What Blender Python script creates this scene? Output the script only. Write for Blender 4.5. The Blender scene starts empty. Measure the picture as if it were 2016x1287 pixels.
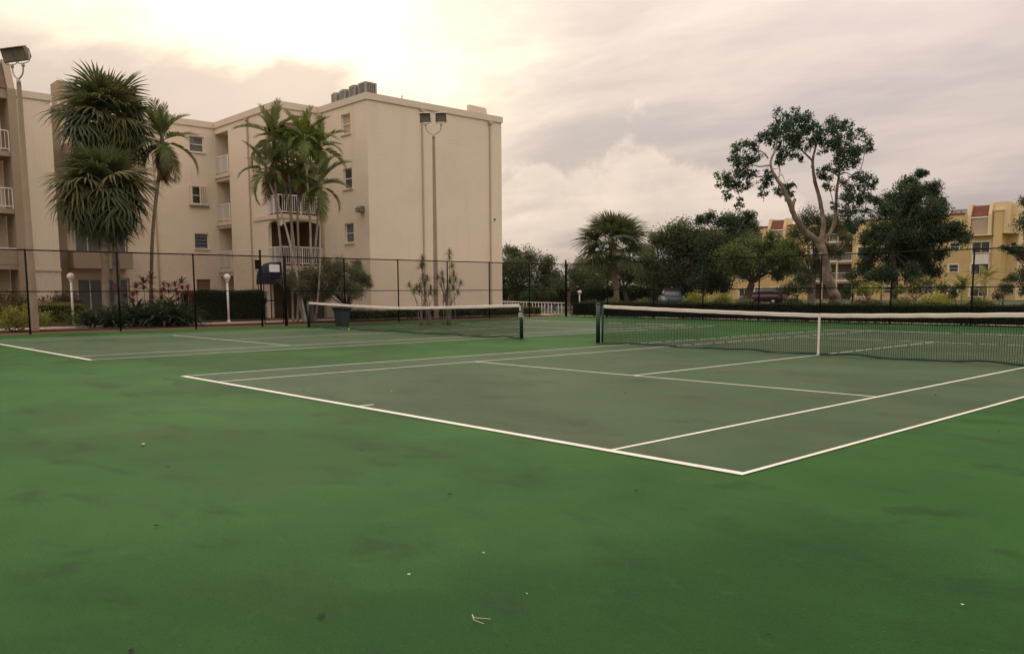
import bpy, math, random
import numpy as np
from mathutils import Matrix, Vector

# ------------------------------------------------------------------ camera
SC = bpy.context.scene
COL = SC.collection
CAM = np.array([3.452, -5.600, 1.4086])
YAW, PITCH, ROLL = math.radians(-47.134), math.radians(-6.2237), math.radians(-0.2902)
FPX, CX, CY, PW = 1657.5, 1008.0, 756.0, 2016.0
AF = np.array([math.sin(YAW)*math.cos(PITCH), math.cos(YAW)*math.cos(PITCH), math.sin(PITCH)])
_r = np.array([math.cos(YAW), -math.sin(YAW), 0.0]); _u = np.cross(_r, AF)
AR = _r*math.cos(ROLL) + _u*math.sin(ROLL); AU = -_r*math.sin(ROLL) + _u*math.cos(ROLL)
cd = bpy.data.cameras.new('camera'); cam = bpy.data.objects.new('camera', cd); COL.objects.link(cam)
cd.sensor_width = 36.0; cd.lens = FPX/PW*36.0; cd.shift_y = (CY-643.5)/PW; cd.clip_end = 3000; cd.clip_start = 0.05
cam.matrix_world = Matrix(((AR[0], AU[0], -AF[0], CAM[0]), (AR[1], AU[1], -AF[1], CAM[1]), (AR[2], AU[2], -AF[2], CAM[2]), (0, 0, 0, 1)))
SC.camera = cam

def ray(x, y): return AF + AR*(x-CX)/FPX - AU*(y-CY)/FPX
def at(x, y, d): return CAM + ray(x, y)*d                      # survey: a sighted direction at a measured depth
def gp(x, y, z=0.0): v = ray(x, y); return CAM + v*(z-CAM[2])/v[2]
def onX(x, y, X): v = ray(x, y); return CAM + v*(X-CAM[0])/v[0]
def onY(x, y, Y): v = ray(x, y); return CAM + v*(Y-CAM[1])/v[1]

# ------------------------------------------------------------------ world, sun, exposure
def lin(r, g, b):
    f = lambda c: (c/255/12.92) if c/255 <= 0.04045 else ((c/255+0.055)/1.055)**2.4
    return (f(r), f(g), f(b), 1.0)
SUN_DIR = ray(500, -110); SUN_DIR = SUN_DIR/np.linalg.norm(SUN_DIR)
SUN_EL = math.asin(SUN_DIR[2]); SUN_AZ = math.atan2(SUN_DIR[0], SUN_DIR[1])     # azimuth from +Y towards +X
W = bpy.data.worlds.new('World'); SC.world = W; W.use_nodes = True
nt = W.node_tree; nt.nodes.clear()
class NG:
    def __init__(s, nt): s.nt = nt
    def n(s, t, **kw):
        o = s.nt.nodes.new(t)
        for k, v in kw.items():
            if k == 'inp':
                for a, b in v.items(): s.set(o, a, b)
            else: setattr(o, k, v)
        return o
    def set(s, o, a, b):
        i = o.inputs[a]
        if hasattr(b, 'is_linked') or isinstance(b, bpy.types.NodeSocket): s.nt.links.new(b, i)
        else: i.default_value = b
    def m(s, op, a, b=0.0, c=0.0, clamp=False):
        o = s.n('ShaderNodeMath', operation=op, use_clamp=clamp)
        for k, v in enumerate((a, b, c)): s.set(o, k, v)
        return o.outputs[0]
    def vm(s, op, a, b=(0, 0, 0), out=0):
        o = s.n('ShaderNodeVectorMath', operation=op); s.set(o, 0, a); s.set(o, 1, b); return o.outputs[out]
    def mix(s, f, a, b, blend='MIX'):
        o = s.n('ShaderNodeMix', data_type='RGBA', blend_type=blend)
        s.set(o, 0, f); s.set(o, 6, a); s.set(o, 7, b); return o.outputs[2]
    def sm(s, v, a, b):   # smoothstep
        o = s.n('ShaderNodeMapRange', interpolation_type='SMOOTHSTEP'); s.set(o, 0, v); s.set(o, 1, a); s.set(o, 2, b); return o.outputs[0]
    def noise(s, vec, scale, det=5, rough=0.55, dist=0.0):
        o = s.n('ShaderNodeTexNoise'); s.set(o, 'Vector', vec); s.set(o, 'Scale', scale); s.set(o, 'Detail', det); s.set(o, 'Roughness', rough); s.set(o, 'Distortion', dist)
        return o.outputs[0]
g = NG(nt)
D = g.n('ShaderNodeTexCoord').outputs['Generated']
sx = g.n('ShaderNodeSeparateXYZ', inp={0: D})
el = g.m('MAXIMUM', sx.outputs[2], 0.0)
den = g.m('ADD', el, 0.16)
cu = g.n('ShaderNodeCombineXYZ', inp={0: g.m('DIVIDE', sx.outputs[0], den), 1: g.m('DIVIDE', sx.outputs[1], den), 2: 0.0}).outputs[0]
ang = math.atan2(AR[1], AR[0])
mp = g.n('ShaderNodeMapping', inp={'Vector': cu, 'Rotation': (0, 0, -ang), 'Scale': (0.55, 1.0, 1.0), 'Location': (3.1, 1.7, 0)}).outputs[0]
n1 = g.noise(mp, 1.15, 7, 0.55, 0.35)
n2 = g.noise(mp, 3.4, 6, 0.6, 0.3)
cl = g.m('ADD', g.m('MULTIPLY', n1, 0.72), g.m('MULTIPLY', n2, 0.28))
f1 = g.sm(cl, 0.36, 0.64)
base = g.mix(f1, (0.475, 0.410, 0.385, 1), (0.66, 0.55, 0.49, 1))        # grey-mauve to pale pink cloud
# brightening of an overcast sky towards the zenith
zen = g.m('MULTIPLY_ADD', el, g.m('MULTIPLY_ADD', el, 1.5, 0.95), 0.62)
# glow of the veiled sun
dt = g.vm('DOT_PRODUCT', D, tuple(SUN_DIR), out=1)
gl1 = g.sm(dt, 0.80, 1.0)
gl2 = g.sm(dt, 0.925, 0.998)
# a darker stratus bank drifting below the glow
bn = g.vm('DOT_PRODUCT', D, tuple(np.cross(ray(0, 22)/np.linalg.norm(ray(0, 22)), ray(820, 195)/np.linalg.norm(ray(820, 195)))), out=1)
bw = g.m('ADD', bn, g.m('MULTIPLY', g.m('SUBTRACT', n1, 0.5), 0.065))
bw = g.m('ADD', bw, g.m('MULTIPLY', g.m('SUBTRACT', n2, 0.5), 0.05))
leftw = g.sm(g.vm('DOT_PRODUCT', D, tuple(AR), out=1), 0.02, -0.16)
bank = g.m('MULTIPLY', g.sm(bw, -0.009, 0.010), leftw)
glow = g.m('ADD', g.m('MULTIPLY', gl1, 0.12), g.m('MULTIPLY', gl2, 0.58))
glow = g.m('MULTIPLY', glow, g.m('MULTIPLY_ADD', f1, 0.80, 0.40))
glow = g.m('MULTIPLY', glow, g.m('SUBTRACT', 1.0, g.m('MULTIPLY', bank, 0.97)))
col = g.mix(g.m('MULTIPLY', bank, 0.60), base, (0.60, 0.485, 0.385, 1))
col = g.mix(1.0, col, g.n('ShaderNodeCombineXYZ', inp={0: zen, 1: zen, 2: zen}).outputs[0], 'MULTIPLY')
# cumulus heads low over the trees
az = g.m('ARCTAN2', g.vm('DOT_PRODUCT', D, tuple(AR), out=1), g.vm('DOT_PRODUCT', D, (AF[0], AF[1], 0.0), out=1))
cn = g.n('ShaderNodeCombineXYZ', inp={0: az, 1: el, 2: 0.3}).outputs[0]
n3 = g.noise(cn, 11.0, 6, 0.6, 0.2); n4 = g.noise(cn, 34.0, 4, 0.6, 0.0)
def bump(px, top, w):
    a = math.atan((px-CX)/FPX)
    q = g.m('DIVIDE', g.m('SUBTRACT', az, a), w)
    return g.m('MULTIPLY', g.m('POWER', 2.718, g.m('MULTIPLY', g.m('MULTIPLY', q, q), -1.0)), top)
prof = g.m('MAXIMUM', bump(1200, 0.165, 0.27), bump(1270, 0.185, 0.12))
prof = g.m('ADD', prof, g.m('MULTIPLY', g.m('SUBTRACT', n3, 0.5), 0.20))
prof = g.m('ADD', prof, g.m('MULTIPLY', g.m('SUBTRACT', n4, 0.5), 0.035))
gap = g.m('SUBTRACT', prof, el)
cum = g.m('MULTIPLY', g.sm(gap, -0.004, 0.022), g.sm(gap, 0.12, 0.0))
col = g.mix(g.m('MULTIPLY', cum, 0.36), col, (0.80, 0.65, 0.53, 1))
gc = g.n('ShaderNodeCombineXYZ', inp={0: g.m('MULTIPLY', glow, 1.0), 1: g.m('MULTIPLY', glow, 0.84), 2: g.m('MULTIPLY', glow, 0.46)}).outputs[0]
col = g.mix(1.0, col, gc, 'ADD')
sky = g.n('ShaderNodeTexSky', sky_type='NISHITA', sun_disc=False, sun_elevation=SUN_EL, sun_rotation=SUN_AZ, air_density=1.2, dust_density=3.0)
skc = g.mix(1.0, sky.outputs[0], (0.10, 0.10, 0.10, 1), 'MULTIPLY')
col = g.mix(0.99, skc, col)
bg = g.n('ShaderNodeBackground', inp={0: col, 1: 1.0})
out = g.n('ShaderNodeOutputWorld', inp={0: bg.outputs[0]})
sl = bpy.data.lights.new('sun', 'SUN'); sl.energy = 0.7; sl.angle = math.radians(30); sl.color = (1.0, 0.86, 0.68)
so = bpy.data.objects.new('sun', sl); COL.objects.link(so)
so.rotation_euler = Vector(tuple(SUN_DIR)).to_track_quat('Z', 'Y').to_euler(); so.location = (0, 0, 40)
SC.view_settings.view_transform = 'Standard'; SC.view_settings.look = 'None'; SC.view_settings.exposure = 0.52; SC.view_settings.gamma = 1.0
SC.view_settings.use_curve_mapping = False
SC.cycles.max_bounces = 5; SC.cycles.diffuse_bounces = 3; SC.cycles.glossy_bounces = 2; SC.cycles.transmission_bounces = 3; SC.cycles.transparent_max_bounces = 4

# ------------------------------------------------------------------ materials
M = {}
def mat(name, c1, c2=None, scale=1.0, rough=0.8, bump=0.0, bscale=40.0, spec=0.3, stains=None, leaf=False, metal=0.0, streak=None, det=5):
    m = bpy.data.materials.new(name); m.use_nodes = True; k = NG(m.node_tree); b = m.node_tree.nodes['Principled BSDF']
    tc = k.n('ShaderNodeTexCoord').outputs['Object'] if False else k.n('ShaderNodeNewGeometry')
    P = tc.outputs['Position']
    c2 = c2 or c1
    f = k.sm(k.noise(P, scale, det, 0.6, 0.3), 0.3, 0.7)
    if leaf: f = k.m('MULTIPLY_ADD', f, 0.45, k.m('MULTIPLY', tc.outputs['Random Per Island'], 0.55))
    c = k.mix(f, (*c1[:3], 1), (*c2[:3], 1))
    for (sc, lo, hi, sc3, fac) in (stains or []):
        mpv = k.n('ShaderNodeMapping', inp={'Vector': P, 'Scale': sc}).outputs[0]
        c = k.mix(k.m('MULTIPLY', k.sm(k.noise(mpv, 1.0, 6, 0.62, 0.4), lo, hi), fac), c, (*sc3, 1))
    k.set(b, 'Base Color', c); b.inputs['Roughness'].default_value = rough; b.inputs['Metallic'].default_value = metal
    b.inputs['Specular IOR Level'].default_value = spec
    if bump:
        hgt = k.noise(P, bscale, 4, 0.6)
        if name in ('stucco', 'stucco_tan_shade', 'yellow_wall'):
            sp = k.n('ShaderNodeSeparateXYZ', inp={0: P}); bv = k.n('ShaderNodeCombineXYZ', inp={0: k.m('ADD', sp.outputs[0], sp.outputs[1]), 1: sp.outputs[2], 2: 0.0}).outputs[0]
            bt = k.n('ShaderNodeTexBrick', inp={'Vector': bv, 'Scale': 1.0, 'Mortar Size': 0.012, 'Mortar Smooth': 0.6, 'Brick Width': 0.40, 'Row Height': 0.20})
            hgt = k.m('SUBTRACT', hgt, k.m('MULTIPLY', bt.outputs['Fac'], 0.9))
        bn = k.n('ShaderNodeBump', inp={'Height': hgt, 'Strength': bump, 'Distance': 0.02})
        k.set(b, 'Normal', bn.outputs[0])
    if leaf:
        tr = k.n('ShaderNodeBsdfTranslucent', inp={0: k.mix(0.5, c, (c2[0]*1.3, c2[1]*1.3, c2[2]*0.6, 1))})
        mx = k.n('ShaderNodeMixShader', inp={0: 0.28, 1: b.outputs[0], 2: tr.outputs[0]})
        o = [q for q in m.node_tree.nodes if q.type == 'OUTPUT_MATERIAL'][0]
        k.nt.links.new(mx.outputs[0], o.inputs[0])
    M[name] = m
    return m
def glass(name, c, rough=0.12):
    m = bpy.data.materials.new(name); m.use_nodes = True; b = m.node_tree.nodes['Principled BSDF']; k = NG(m.node_tree)
    P = k.n('ShaderNodeNewGeometry').outputs['Position']
    k.set(b, 'Base Color', k.mix(k.noise(P, 1.3, 3), (*c, 1), (c[0]*1.7, c[1]*1.7, c[2]*1.7, 1)))
    b.inputs['Roughness'].default_value = rough; b.inputs['Specular IOR Level'].default_value = 0.5; M[name] = m
mat('court_green', (0.02093, 0.08068, 0.01377), (0.03381, 0.1102, 0.02165), 0.35, 0.66, 0.5, 190, 0.055,
    stains=[((0.5, 0.9, 1), 0.46, 0.72, (0.03542, 0.06494, 0.01968), 0.42), ((0.13, 0.22, 1), 0.44, 0.66, (0.01208, 0.04919, 0.01082), 0.8), ((1.1, 1.9, 1), 0.52, 0.72, (0.01369, 0.04132, 0.01278), 0.7), ((5, 8, 1), 0.58, 0.75, (0.04025, 0.09839, 0.02951), 0.45), ((55, 55, 1), 0.56, 0.66, (0.009666, 0.02952, 0.008853), 0.6), ((70, 70, 1), 0.60, 0.68, (0.06842, 0.1328, 0.05411), 0.5)])
mat('court_grey', (0.04622, 0.08367, 0.04078), (0.06229, 0.1014, 0.05151), 0.4, 0.66, 0.5, 190, 0.055,
    stains=[((0.4, 0.8, 1), 0.48, 0.72, (0.07032, 0.0786, 0.04508), 0.65), ((0.15, 0.26, 1), 0.46, 0.68, (0.03215, 0.06593, 0.0322), 0.75), ((0.9, 1.7, 1), 0.54, 0.74, (0.03215, 0.04691, 0.02683), 0.65), ((5, 8, 1), 0.60, 0.76, (0.08543, 0.1141, 0.07084), 0.4), ((55, 55, 1), 0.57, 0.67, (0.02612, 0.04057, 0.02147), 0.55), ((70, 70, 1), 0.61, 0.69, (0.1105, 0.1522, 0.09658), 0.4)])
mat('line_white', (0.72, 0.70, 0.62), (0.58, 0.58, 0.49), 1.4, 0.7, 0.2, 200, 0.15, stains=[((6, 6, 1), 0.54, 0.76, (0.36, 0.37, 0.29), 0.6), ((30, 30, 1), 0.58, 0.70, (0.30, 0.34, 0.24), 0.6)])
mat('grass', (0.045, 0.070, 0.020), (0.075, 0.095, 0.030), 1.2, 0.95, 0.6, 30, 0.1, stains=[((0.6, 0.6, 1), 0.5, 0.75, (0.085, 0.075, 0.035), 0.6)])
mat('mulch', (0.085, 0.048, 0.032), (0.13, 0.085, 0.055), 14, 0.95, 0.8, 50, 0.1)
mat('concrete', (0.36, 0.30, 0.24), (0.44, 0.38, 0.31), 1.5, 0.9, 0.3, 60, 0.2)
mat('brick_paver', (0.24, 0.12, 0.085), (0.32, 0.18, 0.13), 6, 0.9, 0.4, 40, 0.2)
mat('asphalt', (0.048, 0.047, 0.046), (0.065, 0.063, 0.06), 2, 0.9, 0.4, 90, 0.25)
mat('stucco', (0.72, 0.62, 0.475), (0.75, 0.645, 0.495), 0.5, 0.92, 0.35, 22, 0.15,
    stains=[((0.9, 0.9, 0.10), 0.56, 0.80, (0.57, 0.475, 0.355), 0.6), ((3.0, 3.0, 0.16), 0.60, 0.80, (0.58, 0.48, 0.36), 0.45), ((0.25, 0.25, 0.35), 0.5, 0.75, (0.66, 0.55, 0.41), 0.5)])
mat('stucco_tan_shade', (0.33, 0.265, 0.185), (0.36, 0.29, 0.205), 0.5, 0.92, 0.35, 22, 0.15, stains=[((0.9, 0.9, 0.10), 0.56, 0.80, (0.33, 0.255, 0.18), 0.35)])  # tan paint of the parapets, darkened to carry the recess strip's shade
mat('fascia', (0.64, 0.54, 0.43), (0.68, 0.575, 0.46), 0.8, 0.85, 0.2, 18, 0.2, stains=[((1.2, 1.2, 0.5), 0.55, 0.8, (0.44, 0.35, 0.27), 0.4)])
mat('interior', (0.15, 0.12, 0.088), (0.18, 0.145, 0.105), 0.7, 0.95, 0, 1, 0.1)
mat('roof_membrane', (0.34, 0.32, 0.29), None, 0.7, 0.9)
mat('downspout', (0.47, 0.375, 0.27), (0.50, 0.40, 0.29), 1.0, 0.7, 0, 1, 0.3)
mat('white_paint', (0.76, 0.73, 0.67), (0.80, 0.77, 0.71), 2.0, 0.55, 0, 1, 0.4)
mat('shutter_cream', (0.66, 0.58, 0.44), (0.70, 0.62, 0.48), 3.0, 0.6, 0, 1, 0.3)
mat('louvre_brown', (0.20, 0.13, 0.085), (0.24, 0.16, 0.11), 3.0, 0.6, 0, 1, 0.3)
glass('glass_dark', (0.030, 0.032, 0.032)); glass('glass_grey', (0.09, 0.095, 0.095), 0.2)
mat('blind', (0.42, 0.34, 0.235), (0.46, 0.37, 0.26), 3, 0.7, 0, 1, 0.3)
mat('black_vinyl', (0.008, 0.009, 0.008), (0.012, 0.013, 0.012), 3, 0.8, 0, 1, 0.08)
mat('post_green', (0.006, 0.028, 0.019), (0.008, 0.034, 0.023), 4, 0.45, 0, 1, 0.4)
mat('net_black', (0.008, 0.010, 0.009), None, 3, 0.9, 0, 1, 0.05)
mat('net_green', (0.014, 0.050, 0.034), None, 3, 0.8)
mat('band_white', (0.74, 0.68, 0.60), (0.64, 0.58, 0.50), 2.2, 0.75, 0.3, 60, 0.2)
mat('concrete_pole', (0.30, 0.235, 0.165), (0.35, 0.275, 0.195), 3, 0.9, 0.3, 40, 0.2, stains=[((5, 5, 0.5), 0.55, 0.8, (0.22, 0.175, 0.125), 0.5)])
mat('galvanised', (0.42, 0.37, 0.30), (0.48, 0.42, 0.35), 5, 0.5, 0, 1, 0.4, metal=0.4)
mat('lamp_housing', (0.14, 0.125, 0.10), (0.18, 0.16, 0.13), 5, 0.6, 0, 1, 0.4)
mat('lamp_lens', (0.17, 0.155, 0.13), (0.21, 0.195, 0.165), 5, 0.35, 0, 1, 0.5)  # glare on the lens is put into this lighter colour
mat('globe', (0.80, 0.72, 0.62), None, 5, 0.35, 0, 1, 0.4)
mat('ac_metal', (0.27, 0.255, 0.23), (0.34, 0.32, 0.29), 4, 0.55, 0, 1, 0.4, metal=0.3)
mat('ac_dark', (0.12, 0.12, 0.115), None, 4, 0.6)
mat('navy_canvas', (0.010, 0.014, 0.034), (0.014, 0.020, 0.045), 4, 0.8)
mat('bin_plastic', (0.040, 0.045, 0.052), (0.050, 0.056, 0.064), 5, 0.55, 0.2, 60, 0.4)
mat('bin_bag', (0.012, 0.012, 0.013), None, 5, 0.35)
mat('ball_yellow', (0.55, 0.62, 0.08), None, 60, 0.9)
mat('bark_pale', (0.13, 0.10, 0.075), (0.25, 0.20, 0.15), 3.0, 0.85, 0.4, 14, 0.2, stains=[((3, 3, 1.2), 0.52, 0.75, (0.075, 0.058, 0.042), 0.7)])
mat('bark_dark', (0.060, 0.048, 0.036), (0.10, 0.082, 0.062), 3.0, 0.95, 0.7, 12, 0.1)
mat('bark_grey', (0.15, 0.125, 0.095), (0.24, 0.205, 0.16), 3.0, 0.95, 0.5, 14, 0.1)
mat('palm_trunk', (0.17, 0.135, 0.10), (0.25, 0.20, 0.15), 2.2, 0.95, 0.7, 18, 0.1, stains=[((0.8, 0.8, 9), 0.5, 0.7, (0.11, 0.085, 0.06), 0.6)])
mat('palm_trunk_pale', (0.26, 0.225, 0.18), (0.36, 0.31, 0.25), 2.2, 0.9, 0.4, 18, 0.1, stains=[((1, 1, 9), 0.52, 0.7, (0.17, 0.14, 0.105), 0.6)])
mat('crownshaft', (0.12, 0.14, 0.055), (0.17, 0.17, 0.075), 3, 0.7)
mat('thatch', (0.13, 0.085, 0.045), (0.21, 0.145, 0.08), 4, 0.95, 0, 1, 0.1, leaf=True)
mat('frond_green', (0.050, 0.066, 0.034), (0.135, 0.150, 0.078), 1.6, 0.6, 0, 1, 0.12, leaf=True)
mat('frond_dry', (0.10, 0.10, 0.045), (0.19, 0.17, 0.085), 1.6, 0.7, 0, 1, 0.12, leaf=True)
mat('frond_bright', (0.07975, 0.1232, 0.0319), (0.1885, 0.2175, 0.0609), 1.4, 0.55, 0, 1, 0.12, leaf=True)
mat('frond_yellow', (0.1595, 0.174, 0.0435), (0.3045, 0.2755, 0.0725), 1.4, 0.55, 0, 1, 0.12, leaf=True)
mat('frond_feather', (0.065, 0.095, 0.038), (0.175, 0.195, 0.085), 1.6, 0.5, 0, 1, 0.12, leaf=True)
mat('leaf_dark', (0.02738, 0.05133, 0.02909), (0.06844, 0.09924, 0.04791), 0.7, 0.6, 0, 1, 0.12, leaf=True)  # leaf tones are lightened in place of haze
mat('leaf_oak', (0.04106, 0.0616, 0.03251), (0.1027, 0.1198, 0.05646), 0.5, 0.65, 0, 1, 0.12, leaf=True)
mat('leaf_mid', (0.05133, 0.08555, 0.0308), (0.1369, 0.1625, 0.05817), 0.5, 0.6, 0, 1, 0.12, leaf=True)
mat('leaf_pale', (0.0941, 0.1129, 0.05133), (0.1968, 0.1968, 0.1027), 0.5, 0.65, 0, 1, 0.12, leaf=True)
mat('leaf_gumbo', (0.02566, 0.05817, 0.03764), (0.0616, 0.1027, 0.0616), 0.8, 0.5, 0, 1, 0.12, leaf=True)
mat('leaf_olive', (0.08213, 0.1027, 0.05475), (0.2138, 0.2138, 0.1283), 1.3, 0.6, 0, 1, 0.12, leaf=True)
mat('leaf_lime', (0.1454, 0.1882, 0.03764), (0.3251, 0.3337, 0.07699), 1.6, 0.6, 0, 1, 0.12, leaf=True)
mat('leaf_croton', (0.08555, 0.1232, 0.03422), (0.3422, 0.3251, 0.06844), 3.0, 0.5, 0, 1, 0.12, leaf=True)
mat('leaf_hedge', (0.01764, 0.03257, 0.01493), (0.04071, 0.05699, 0.02443), 1.3, 0.65, 0, 1, 0.12, leaf=True)
mat('leaf_low', (0.07699, 0.09924, 0.04106), (0.1796, 0.1796, 0.07699), 1.5, 0.65, 0, 1, 0.12, leaf=True)
mat('leaf_red', (0.154, 0.03764, 0.04449), (0.3422, 0.1112, 0.1027), 2.5, 0.5, 0, 1, 0.12, leaf=True)
mat('leaf_redgreen', (0.05133, 0.0616, 0.0308), (0.1454, 0.08555, 0.05133), 2.0, 0.6, 0, 1, 0.12, leaf=True)
mat('leaf_lily', (0.022, 0.038, 0.020), (0.062, 0.078, 0.042), 2.0, 0.4, 0, 1, 0.12, leaf=True)
mat('leaf_dracaena', (0.06502, 0.08555, 0.04791), (0.1625, 0.1711, 0.1027), 2.0, 0.5, 0, 1, 0.12, leaf=True)
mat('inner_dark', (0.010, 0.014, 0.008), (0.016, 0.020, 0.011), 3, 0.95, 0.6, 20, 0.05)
mat('flower_white', (0.75, 0.70, 0.62), None, 3, 0.6, leaf=True)
mat('yellow_wall', (0.58, 0.425, 0.20), (0.62, 0.46, 0.225), 0.25, 0.9, 0.2, 12, 0.15, stains=[((0.5, 0.5, 0.08), 0.55, 0.8, (0.50, 0.33, 0.11), 0.4)])
mat('cream_wall', (0.66, 0.52, 0.30), (0.70, 0.56, 0.335), 0.3, 0.9, 0.2, 12, 0.15)
mat('roof_tile', (0.15, 0.055, 0.040), (0.21, 0.080, 0.056), 4, 0.85, 0.3, 30, 0.2)
mat('roof_brown', (0.115, 0.072, 0.052), (0.16, 0.105, 0.078), 4, 0.85, 0.3, 30, 0.2)
mat('tyre', (0.012, 0.012, 0.012), None, 4, 0.85)
mat('rim', (0.35, 0.35, 0.36), None, 4, 0.35, metal=0.7)
mat('car_blue', (0.040, 0.060, 0.090), None, 2, 0.45, 0, 1, 0.3)
mat('car_white', (0.62, 0.60, 0.56), None, 2, 0.3, 0, 1, 0.5)
mat('car_maroon', (0.045, 0.014, 0.014), None, 2, 0.25, 0, 1, 0.5)
mat('car_silver', (0.30, 0.30, 0.29), None, 2, 0.25, 0, 1, 0.5, metal=0.4)
mat('headlight', (0.35, 0.35, 0.34), None, 2, 0.4, 0, 1, 0.5)
mat('tail_red', (0.25, 0.015, 0.012), None, 2, 0.2, 0, 1, 0.5)
mat('sign_white', (0.66, 0.63, 0.58), (0.58, 0.56, 0.51), 9, 0.5, 0, 1, 0.3)
mat('sign_blue', (0.03, 0.03, 0.09), None, 2, 0.5)
mat('litter_dark', (0.022, 0.018, 0.014), None, 9, 0.9)
mat('litter_tan', (0.42, 0.29, 0.16), (0.34, 0.22, 0.12), 30, 0.8)
mat('litter_pale', (0.55, 0.52, 0.42), None, 30, 0.8)

# ------------------------------------------------------------------ mesh helpers
ORG = {}
def P3(p): return np.array(p, float)
def thing(name, label, cat, loc, group=None):
    o = bpy.data.objects.new(name, None); COL.objects.link(o); o.location = tuple(loc); o.empty_display_size = 0.2
    o['label'] = label; o['category'] = cat
    if group: o['group'] = group
    ORG[o.name] = P3(loc); return o
def tag(o, label=None, cat=None, group=None, kind=None):
    if label: o['label'] = label
    if cat: o['category'] = cat
    if group: o['group'] = group
    if kind: o['kind'] = kind
    return o
def raw_mesh(name, V, F4=None, F3=None):
    me = bpy.data.meshes.new(name); V = np.asarray(V, np.float32).reshape(-1, 3)
    F4 = np.zeros((0, 4), np.int32) if F4 is None else np.asarray(F4, np.int32).reshape(-1, 4)
    F3 = np.zeros((0, 3), np.int32) if F3 is None else np.asarray(F3, np.int32).reshape(-1, 3)
    me.vertices.add(len(V)); me.vertices.foreach_set('co', V.ravel())
    li = np.concatenate((F4.ravel(), F3.ravel())); me.loops.add(len(li)); me.loops.foreach_set('vertex_index', li)
    n = len(F4)+len(F3); me.polygons.add(n)
    st = np.concatenate((np.arange(len(F4))*4, len(F4)*4+np.arange(len(F3))*3)).astype(np.int32)
    me.polygons.foreach_set('loop_start', st)
    me.update(calc_edges=True); me.validate(); return me
def place(name, me, parent=None, loc=None, matrix=None, smooth=False):
    o = bpy.data.objects.new(name, me); COL.objects.link(o)
    if parent is not None:
        o.parent = parent; ORG[o.name] = ORG[parent.name]
    if matrix is not None: o.matrix_local = matrix
    elif loc is not None: o.location = tuple(loc)
    return o
class MB:
    def __init__(s): s.v = []; s.f = []; s.sm = []
    def add(s, vs, fs, smooth=False):
        b = len(s.v); s.v += [tuple(map(float, p)) for p in vs]; s.f += [tuple(b+i for i in f) for f in fs]; s.sm += [smooth]*len(fs); return s
    def box(s, a, b):
        x0, y0, z0 = (min(a[i], b[i]) for i in range(3)); x1, y1, z1 = (max(a[i], b[i]) for i in range(3))
        return s.add([(x0, y0, z0), (x1, y0, z0), (x1, y1, z0), (x0, y1, z0), (x0, y0, z1), (x1, y0, z1), (x1, y1, z1), (x0, y1, z1)],
                     [(0, 3, 2, 1), (4, 5, 6, 7), (0, 1, 5, 4), (1, 2, 6, 5), (2, 3, 7, 6), (3, 0, 4, 7)])
    def obox(s, c, ax, half):      # oriented box: centre, three unit axes, half sizes
        c = P3(c); ax = [P3(a) for a in ax]; vs = []
        for k in range(8):
            sg = ((k & 1)*2-1, ((k >> 1) & 1)*2-1, ((k >> 2) & 1)*2-1)
            vs.append(c + sum(ax[i]*half[i]*sg[i] for i in range(3)))
        return s.add(vs, [(0, 2, 3, 1), (4, 5, 7, 6), (0, 1, 5, 4), (2, 6, 7, 3), (0, 4, 6, 2), (1, 3, 7, 5)])
    def tube(s, pts, rad, n=8, cap=True, smooth=True):
        pts = [P3(p) for p in pts]; m = len(pts)
        rad = [rad]*m if np.isscalar(rad) else list(rad)
        t0 = pts[1]-pts[0]; t0 = t0/np.linalg.norm(t0)
        a = np.cross(t0, (0, 0, 1)) if abs(t0[2]) < 0.95 else np.cross(t0, (0, 1, 0)); a = a/np.linalg.norm(a)
        vs = []
        for i in range(m):
            t = pts[min(i+1, m-1)]-pts[max(i-1, 0)]; t = t/(np.linalg.norm(t)+1e-9)
            a = a - t*np.dot(a, t); a = a/(np.linalg.norm(a)+1e-9); b = np.cross(t, a)
            for k in range(n):
                q = 2*math.pi*k/n; vs.append(pts[i]+(a*math.cos(q)+b*math.sin(q))*rad[i])
        fs = [(i*n+k, i*n+(k+1) % n, (i+1)*n+(k+1) % n, (i+1)*n+k) for i in range(m-1) for k in range(n)]
        if cap: fs += [tuple(range(n-1, -1, -1)), tuple((m-1)*n+k for k in range(n))]
        return s.add(vs, fs, smooth)
    def lathe(s, c, prof, n=16, smooth=True):
        c = P3(c); m = len(prof)
        vs = [c+P3((r*math.cos(2*math.pi*k/n), r*math.sin(2*math.pi*k/n), z)) for (r, z) in prof for k in range(n)]
        fs = [(i*n+k, i*n+(k+1) % n, (i+1)*n+(k+1) % n, (i+1)*n+k) for i in range(m-1) for k in range(n)]
        fs += [tuple(range(n-1, -1, -1)), tuple((m-1)*n+k for k in range(n))]
        return s.add(vs, fs, smooth)
    def ball(s, c, r, n=14, m=10):
        return s.lathe(c, [(max(r*math.sin(math.pi*i/m), 0.001), -r*math.cos(math.pi*i/m)) for i in range(m+1)], n)
    def prism(s, poly, d):          # closed polygon (3-D, planar) pushed along d
        poly = [P3(p) for p in poly]; d = P3(d); n = len(poly)
        return s.add(poly+[p+d for p in poly], [tuple(range(n-1, -1, -1)), tuple(range(n, 2*n))]+[(k, (k+1) % n, n+(k+1) % n, n+k) for k in range(n)])
    def build(s, name, mt, parent=None, org=None):
        o3 = ORG[parent.name] if parent is not None else (P3(org) if org is not None else np.zeros(3))
        me = bpy.data.meshes.new(name); me.from_pydata([tuple(P3(v)-o3) for v in s.v], [], s.f)
        if any(s.sm): me.polygons.foreach_set('use_smooth', s.sm)
        me.materials.append(M[mt] if isinstance(mt, str) else mt); me.update()
        o = place(name, me, parent)
        if parent is None: o.location = tuple(o3); ORG[o.name] = o3
        return o
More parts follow.
